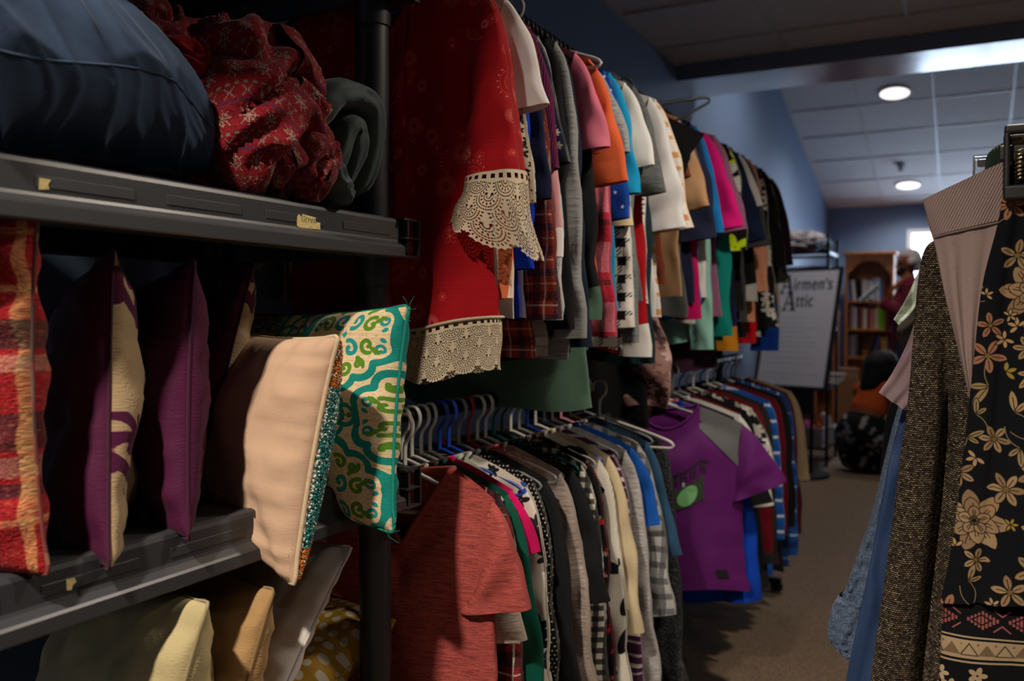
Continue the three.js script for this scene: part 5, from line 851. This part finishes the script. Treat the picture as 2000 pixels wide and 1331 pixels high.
  const b = thing('open_book', 'open white book held by the standing person', 'book', [-0.5, 0, -9.55]); b.rotation.y = -1.45;
  const leaf = (s) => { const g = rbox(0.15, 0.008, 0.22, 0.003); g.translate(s * 0.075, 0, 0); g.rotateZ(s * 0.22); g.rotateX(0.75); g.translate(0.02, 1.42, 0.35); return g; };
  part('cover', join([leaf(1), leaf(-1)].map((g) => g.translate(0, -0.009, -0.004))), cloth('#7d8f86'), b);
  for (const s of [1, -1]) part('page_block', leaf(s), cloth('#dfe0d8'), b);
}
{
  const c = onZ(1700, 925, -7.45), t = thing('person', 'person in an orange top and black floral skirt crouching on the floor', 'person', [c.x, 0, c.z]); t.rotation.y = 2.5;
  const torso = [[0, 0.3, -0.1, 0.15, 0, 0.48, -0.02, 0.125], [0, 0.48, -0.02, 0.125, 0, 0.6, 0.06, 0.115], [-0.13, 0.62, 0.07, 0.058, 0.13, 0.62, 0.07, 0.058]];
  const legs = [[0.09, 0.26, -0.1, 0.1, 0.15, 0.42, 0.24, 0.072], [0.15, 0.42, 0.24, 0.068, 0.12, 0.09, 0.1, 0.045], [-0.09, 0.26, -0.1, 0.1, -0.15, 0.42, 0.24, 0.072], [-0.15, 0.42, 0.24, 0.068, -0.12, 0.09, 0.1, 0.045]];
  const feet = [[0.12, 0.045, 0.05, 0.042, 0.14, 0.04, 0.24, 0.034], [-0.12, 0.045, 0.05, 0.042, -0.14, 0.04, 0.24, 0.034]];
  const arms = [[0.17, 0.61, 0.08, 0.05, 0.24, 0.44, 0.22, 0.042], [0.24, 0.44, 0.22, 0.04, 0.12, 0.36, 0.42, 0.03], [-0.17, 0.61, 0.08, 0.05, -0.24, 0.44, 0.22, 0.042], [-0.24, 0.44, 0.22, 0.04, -0.12, 0.36, 0.42, 0.03]];
  const hd = field(headBones(0, 0.95), [-0.17, -0.14, -0.2], 0.36, 44, 0.025); hd.rotateX(0.35); hd.translate(0, 0.7, 0.11);
  part('body', join([field([...torso, ...legs, ...feet, ...arms, [0, 0.6, 0.07, 0.055, 0, 0.72, 0.1, 0.05]], [-0.7, -0.05, -0.6], 1.4, 68, 0.04), hd, field(handBones([0.12, 0.36, 0.42], [-0.2, -0.1, 1], [1, 0, 0.2]), [0, 0.24, 0.36], 0.24, 44, 0.01), field(handBones([-0.12, 0.36, 0.42], [0.2, -0.1, 1], [-1, 0, 0.2]), [-0.24, 0.24, 0.36], 0.24, 44, 0.01)]), skin, t);
  const fat = (b, e) => b.map((x) => [x[0], x[1], x[2], x[3] + e, x[4], x[5], x[6], x[7] + e]);
  part('top', field([...fat(torso.slice(1), 0.015), ...fat([arms[0], arms[2]], 0.014)], [-0.6, 0.1, -0.5], 1.1, 60, 0.04), cloth('#a8471c'), t, 'orange top');
  part('skirt', field([...fat(legs, 0.03), [0, 0.3, -0.1, 0.19, 0, 0.3, 0.05, 0.17], [0, 0.14, -0.08, 0.18, 0, 0.16, 0.1, 0.15]], [-0.6, 0.02, -0.6], 1.1, 60, 0.06), cloth(W, blobs(0.3, '#0e0e10', ['#8d8a88', '#6d6a6a'], 34, 9, 18, 91)), t, 'black skirt with grey flowers');
  part('shoes', field(fat(feet, 0.01), [-0.3, -0.03, -0.1], 0.5, 40, 0.02), plain(0x121212, 0.5), t);
  const hair = field([[0, 0.14, -0.02, 0.105, 0, 0.12, -0.05, 0.12], [0, 0.08, -0.08, 0.1, 0, -0.06, -0.1, 0.085], ball(0.08, 0.05, -0.03, 0.06), ball(-0.08, 0.05, -0.03, 0.06)], [-0.25, -0.22, -0.3], 0.5, 44, 0.03); hair.rotateX(0.3); hair.translate(0, 0.7, 0.11);
  part('hair', hair, cloth('#0f0d0d', null, { bump: 'fuzz', depth: 0.004, rough: 0.6 }), t, 'thick dark hair');
  for (const s of [1, -1]) { const e = new THREE.SphereGeometry(0.011, 8, 6).translate(0.031 * s, 0.11, 0.084); e.rotateX(0.35); e.translate(0, 0.7, 0.11); part('eye', e, plain(0x1a120e, 0.2), t); }
}

// ---------- sign, bookcases and the clutter at the rear ----------
{
  const t = thing('sign_stand', 'leaning framed white shop sign on a black stand', 'sign', [-1.13, 0, -7.0]);
  const b = new THREE.Group(); b.name = 'sign_board'; b.rotation.order = 'YXZ'; b.rotation.set(-0.25, -0.36, 0); b.position.set(0, 1.12, 0); t.add(b);
  const paper = tex(640, 1000, [1, 1], (c, w, h) => {
    fill(c, w, h, '#cfcbd0'); c.fillStyle = '#08080a'; c.textBaseline = 'alphabetic';
    c.save(); c.translate(96, 200); c.scale(0.8, 1.05); c.font = 'bold 230px serif'; c.fillText('A', 0, 0); c.font = 'bold 132px sans-serif'; c.fillText('irmen\u2019s', 160, -30); c.restore();
    c.save(); c.translate(140, 352); c.scale(0.8, 1.05); c.font = 'bold 230px serif'; c.fillText('A', 0, 0); c.font = 'bold 132px sans-serif'; c.fillText('ttic', 160, -34); c.restore();
    c.fillStyle = 'rgba(70,68,80,.34)'; const R = rng(2); for (const [y, n] of [[410, 0.6], [455, 0.6], [500, 0.86], [535, 0.55], [580, 0.66], [625, 0.8], [660, 0.84], [712, 0.74], [760, 0.88], [810, 0.86], [900, 0.88], [936, 0.5]]) { let x = 50; while (x < 50 + n * (w - 100)) { const l = 18 + R() * 46; c.fillRect(x, y, l, 6); x += l + 9; } }
    c.fillStyle = 'rgba(90,88,98,.5)'; for (let k = 0; k < 26; k++) c.fillRect(40 + R() * 90, 40 + R() * 90, 10, 3);
  });
  paper.repeat.set(1, 1);
  const pg = grid(8, 10, (u, v) => [lerp(-0.275, 0.275, u), lerp(0.445, -0.445, v), 0.012 + 0.003 * noise(u * 3, v * 4), u, 1 - v]);
  part('paper', pg, new THREE.MeshStandardMaterial({ map: paper, roughness: 0.7, side: THREE.DoubleSide }), b); part('frame', join([rbox(0.6, 0.026, 0.03, 0.004, 0, 0.458, 0), rbox(0.6, 0.026, 0.03, 0.004, 0, -0.458, 0), rbox(0.026, 0.9, 0.03, 0.004, -0.288, 0, 0), rbox(0.026, 0.9, 0.03, 0.004, 0.288, 0, 0), bx(0.57, 0.9, 0.008, 0, 0, -0.006)]), BLACK, b);
  part('pole', join([tube([[-0.1, 0.02, -0.02], [-0.1, 0.7, -0.02], [-0.1, 1.0, -0.03]], 0.013, 12, 8), tube([[0.1, 0.02, -0.02], [0.1, 0.7, -0.06], [0.1, 1.0, -0.07]], 0.013, 12, 8)]), METAL, t);
  part('base', join([cyl(0.235, 0.245, 0.02, 0, 0.01, 0, 40)]), METAL, t); part('crossbar', bx(0.24, 0.2, 0.015, 0, 0.56, -0.035), BLACK, t);
}
const wood = new THREE.MeshStandardMaterial({ map: T.wood, roughness: 0.45, bumpMap: T.weave, bumpScale: 0.0002 });
function bookcase(label, x0, x1, zf, depth, H, shelves) {
  const t = thing('bookcase', label, 'bookcase', [0, 0, 0], 'oak bookcases'), w = x1 - x0, zb = zf - depth;
  for (const x of [x0, x1 - 0.028]) part('side_panel', box6(x, x + 0.028, 0, H, zb, zf), wood, t);
  part('back_panel', box6(x0 + 0.028, x1 - 0.028, 0.06, H - 0.02, zb, zb + 0.012), wood, t);
  part('top_board', rbox(w + 0.06, 0.035, depth + 0.03, 0.006, (x0 + x1) / 2, H + 0.0175, (zf + zb) / 2 + 0.01), wood, t);
  part('plinth', box6(x0 + 0.028, x1 - 0.028, 0, 0.07, zf - 0.03, zf - 0.008), wood, t);
  const s = new THREE.Shape(), a = w / 2 - 0.028; s.moveTo(-a, 0); s.lineTo(a, 0); s.lineTo(a, -0.2); s.bezierCurveTo(a * 0.72, -0.2, a * 0.75, -0.07, 0, -0.065); s.bezierCurveTo(-a * 0.75, -0.07, -a * 0.72, -0.2, -a, -0.2); s.closePath();
  const g = new THREE.ExtrudeGeometry(s, { depth: 0.02, bevelEnabled: false }); g.translate((x0 + x1) / 2, H - 0.001, zf - 0.02); part('arched_valance', g, wood, t);
  for (const y of shelves) part('shelf', box6(x0 + 0.028, x1 - 0.028, y - 0.02, y, zb + 0.012, zf - 0.006), wood, t);
  return t;
}
const SH = [0.07, 0.42, 0.74, 1.06, 1.38];
bookcase('oak bookcase with an arched top and three rows of books', -1.235, -0.72, -10.86, 0.28, 1.9, SH);
bookcase('oak bookcase mostly hidden behind the shop sign', -1.49, -1.26, -10.3, 0.26, 1.45, [0.07, 0.42, 0.74, 1.06]);
const ord = ['first', 'second', 'third', 'fourth', 'fifth', 'sixth', 'seventh', 'eighth', 'ninth', 'tenth', 'eleventh', 'twelfth'];
function bookRow(y, cols, says, seed, x = -1.2, zf = -10.885, hmax = 0.27) {
  const R = rng(seed);
  cols.forEach(([colour, word, th = 0.03, lean = 0], i) => {
    const h = hmax * (0.8 + 0.2 * R()), d = 0.16 + 0.03 * R(), t = thing('book', `${word} book, ${ord[i]} from the left on the ${says} bookcase shelf`, 'book', [x + th / 2 + (lean > 0 ? h * Math.sin(lean) : 0), y, zf - d / 2 - 0.01], 'books in the oak bookcase');
    t.rotation.z = -lean; x += th + 0.003 + Math.abs(h * Math.sin(lean)) * 0.55;
    part('cover', join([rbox(th, h, 0.003, 0.001, 0, h / 2, d / 2), rbox(0.003, h, d, 0.001, -th / 2 + 0.0015, h / 2, 0), rbox(0.003, h, d, 0.001, th / 2 - 0.0015, h / 2, 0)]), cloth(colour, null, { sheen: 0, rough: 0.6 }), t);
    part('pages', bx(th - 0.006, h - 0.008, d - 0.006, 0, h / 2, -0.002), cloth('#cfc6b0', null, { sheen: 0 }), t);
  });
}
bookRow(1.38, [['#4a6a9c', 'blue', 0.03, -0.12], ['#c9c6c0', 'white', 0.034, -0.1], ['#15161a', 'black', 0.03, -0.1], ['#c2bdb6', 'pale grey', 0.038], ['#b9ab94', 'beige', 0.034], ['#c7c9cb', 'off white', 0.036], ['#8fa0ad', 'grey blue', 0.032], ['#c4c1bd', 'light', 0.03], ['#3f6d9a', 'mid blue', 0.03], ['#7a3a1e', 'brown', 0.034]], 'top', 3);
bookRow(1.06, [['#5d2036', 'wine red', 0.026], ['#8f8a88', 'grey', 0.03], ['#b8b2b0', 'light grey', 0.03], ['#2a2022', 'black', 0.03], ['#8a4a34', 'rust', 0.03], ['#c7bba8', 'cream', 0.036], ['#6a2a2c', 'dark red', 0.028], ['#a86a5a', 'pink brown', 0.05], ['#b5a88e', 'tan', 0.034], ['#6a9a1c', 'lime green', 0.034], ['#4f7c18', 'green', 0.03]], 'second', 7);
bookRow(0.74, [['#5a5156', 'grey', 0.036], ['#7d7478', 'pale mauve', 0.034], ['#4f4a52', 'slate', 0.03], ['#141416', 'black', 0.03], ['#3a2c24', 'dark brown', 0.026, 0.24], ['#27467c', 'blue', 0.028, 0.24], ['#9c4416', 'orange', 0.03, 0.24], ['#6d2a20', 'red', 0.026], ['#a8863a', 'yellow', 0.026], ['#8f7a52', 'tan', 0.03]], 'third', 11);
bookRow(1.06, [['#8a5a3a', 'brown', 0.03], ['#7d3a4c', 'plum', 0.03], ['#b59a6c', 'sand', 0.03], ['#2f4a6c', 'navy', 0.03]], 'hidden left top', 13, -1.45, -10.33, 0.24);
bookRow(0.74, [['#b58a4c', 'ochre', 0.035], ['#c2b490', 'cream', 0.04], ['#3a3a3e', 'black', 0.03], ['#8a8a92', 'silver', 0.03]], 'hidden left lower', 17, -1.45, -10.33, 0.24);
{
  const t = thing('wire_shelf', 'black wire shelf rack behind the shop sign', 'shelf', [0, 0, 0]);
  const x0 = -1.44, x1 = -0.98, z0 = -8.05, z1 = -7.5;
  for (const x of [x0, x1]) for (const z of [z0, z1]) part('post', cyl(0.013, 0.013, 1.86, x, 0.93, z, 10), METAL, t);
  for (const y of [0.14, 0.62, 1.1, 1.72]) { const g = [box6(x0, x1, y - 0.012, y + 0.012, z0 - 0.006, z0 + 0.006), box6(x0, x1, y - 0.012, y + 0.012, z1 - 0.006, z1 + 0.006), box6(x0 - 0.006, x0 + 0.006, y - 0.012, y + 0.012, z0, z1), box6(x1 - 0.006, x1 + 0.006, y - 0.012, y + 0.012, z0, z1)]; for (let k = 1; k < 16; k++) { const x = lerp(x0, x1, k / 16); g.push(box6(x - 0.002, x + 0.002, y, y + 0.004, z0, z1)); } part('wire_deck', join(g), METAL, t); }
  const rail = []; for (const z of [z0, z1]) rail.push(box6(x0, x1, 1.6, 1.612, z - 0.006, z + 0.006)); rail.push(box6(x1 - 0.006, x1 + 0.006, 1.6, 1.612, z0, z1)); part('guard_rail', join(rail), METAL, t);
  // on top
  const lump = (rx, ry, rz, seed, amp) => grid(48, 30, (u, v) => { const a = u * 6.283, b = v * Math.PI, d = V(Math.sin(b) * Math.cos(a), Math.cos(b), Math.sin(b) * Math.sin(a)), f = 1 + amp * fbm(d.x * 2 + seed, d.y * 2, d.z * 2) - amp * 0.8 * Math.abs(noise(d.x * 4, d.y * 4 + seed, d.z * 4)); return [rx * d.x * f, Math.max(0, ry + ry * d.y * f), rz * d.z * f, u, v]; }, true);
  single('plastic_bag', lump(0.19, 0.1, 0.17, 3, 0.4), cloth('#d5cfd0', blobs(0.9, '#ded9da', ['#a55560', '#c98f92', '#e8e4e4'], 5, 22, 40, 5), { rough: 0.35, sheen: 0 }), 'crumpled white plastic bag with red print on the wire shelf', 'bag', [-1.24, 1.726, -7.76]);
  single('gift_bag', lump(0.07, 0.055, 0.09, 8, 0.25), cloth(W, blobs(0.2, '#3d7f9c', ['#c9682c', '#2f8f7a', '#d8d2c8', '#6d4a8c'], 24, 14, 30, 51), { rough: 0.4, sheen: 0 }), 'small colourful patterned bag on the edge of the wire shelf', 'bag', [-1.03, 1.726, -7.62]);
  const bin = (x, y, z, w, h, d, col, label) => { const o = thing('storage_bin', label, 'bin', [x, y, z], 'plastic storage bins'); part('tub', join([bx(w, 0.006, d, 0, 0.003, 0), bx(w, h, 0.006, 0, h / 2, d / 2), bx(w, h, 0.006, 0, h / 2, -d / 2), bx(0.006, h, d, w / 2, h / 2, 0), bx(0.006, h, d, -w / 2, h / 2, 0)]), plain(col, 0.4), o); part('rim', join([rbox(w + 0.03, 0.016, 0.018, 0.004, 0, h, d / 2), rbox(w + 0.03, 0.016, 0.018, 0.004, 0, h, -d / 2), rbox(0.018, 0.016, d, 0.004, w / 2, h, 0), rbox(0.018, 0.016, d, 0.004, -w / 2, h, 0)]), plain(col, 0.4), o); return o; };
  bin(-1.22, 0.153, -7.62, 0.4, 0.14, 0.2, 0xa9a6a6, 'white storage bin full of folded cloth under the shop sign'); bin(-1.15, 0.153, -7.9, 0.36, 0.13, 0.2, 0x9a979a, 'white storage bin at the back of the bottom wire shelf');
  for (const [x, z, y, rx, ry, rz, col, s, label] of [[-1.3, -7.6, 0.165, 0.085, 0.09, 0.075, '#9c1238', 2, 'crimson cloth in the white bin'], [-1.15, -7.62, 0.165, 0.07, 0.095, 0.08, '#c26a9a', 4, 'pink cloth in the white bin'], [-1.06, -7.64, 0.165, 0.045, 0.11, 0.07, '#a85a34', 6, 'orange brown cloth in the white bin'], [-1.2, -7.9, 0.165, 0.1, 0.12, 0.08, '#5a3426', 9, 'brown cloth in the rear bin'], [-1.05, -7.9, 0.165, 0.05, 0.12, 0.08, '#b9b4bc', 12, 'pale grey cloth in the rear bin']]) single('folded_cloth', lump(rx, ry, rz, s, 0.3), cloth(col), label, 'cloth', [x, y, z], 'cloths in the storage bins');
  const k = thing('wire_basket', 'small white wire basket hanging beside the sign stand', 'basket', [-0.955, 0.645, -7.72]); part('basket', join([new THREE.TorusGeometry(0.09, 0.005, 6, 28).rotateX(Math.PI / 2).translate(0, 0.09, 0), new THREE.TorusGeometry(0.07, 0.004, 6, 24).rotateX(Math.PI / 2).translate(0, 0.045, 0), ...Array.from({ length: 14 }, (_, i) => tube([[0.09 * Math.cos(i * 0.449), 0.09, 0.09 * Math.sin(i * 0.449)], [0.07 * Math.cos(i * 0.449), 0.04, 0.07 * Math.sin(i * 0.449)], [0.03 * Math.cos(i * 0.449), 0.005, 0.03 * Math.sin(i * 0.449)]], 0.003, 8, 5))]), plain(0xb9b9b9, 0.4), k);
  for (const [y, z, col, w2, h2, s] of [[1.115, -7.62, '#6d5c4a', 0.12, 0.16, 'brown'], [1.115, -7.82, '#7a7f8c', 0.14, 0.12, 'grey'], [0.635, -7.8, '#4c3a30', 0.16, 0.18, 'dark brown']]) { const o = thing('cardboard_box', `${s} box on the wire shelf behind the sign`, 'box', [-1.15, y, z]); part('carton', rbox(w2, h2, 0.13, 0.004, 0, h2 / 2, 0), cloth(col, null, { sheen: 0 }), o); part('lid', rbox(w2 + 0.006, 0.03, 0.136, 0.003, 0, h2 - 0.012, 0), cloth(col, null, { sheen: 0 }), o); }
}
{
  const p = onZ(1657, 830, -8.9), t = thing('cardboard_box', 'tall brown cardboard carton standing before the bookcase', 'box', [-0.97, 0, -8.75]); const m = cloth('#8a6243', null, { sheen: 0 });
  part('carton', rbox(0.2, 0.72, 0.14, 0.004, 0, 0.36, 0), m, t); part('flap', rbox(0.2, 0.005, 0.08, 0.002, 0, 0.724, -0.035), m, t); part('flap', rbox(0.2, 0.005, 0.06, 0.002, 0, 0.724, 0.04), m, t); part('tape', bx(0.201, 0.05, 0.141, 0, 0.66, 0), cloth('#96714e', null, { sheen: 0, rough: 0.4 }), t);
  single('book', rbox(0.16, 0.24, 0.05, 0.004, 0, 0.12, 0), plain(0x1f5a34, 0.5), 'green book standing on the floor beside the cardboard carton', 'book', [-0.78, 0, -8.7]);
  const w = thing('storage_box', 'dark blue tub on the floor beneath the far rack end', 'box', [-1.3, 0, -6.4]); part('tub', rbox(0.26, 0.4, 0.3, 0.02, 0, 0.2, 0), plain(0x1c2630, 0.5), w); part('lid', rbox(0.28, 0.03, 0.32, 0.01, 0, 0.415, 0), plain(0x1c2630, 0.5), w);
}

renderer.render(scene, camera);
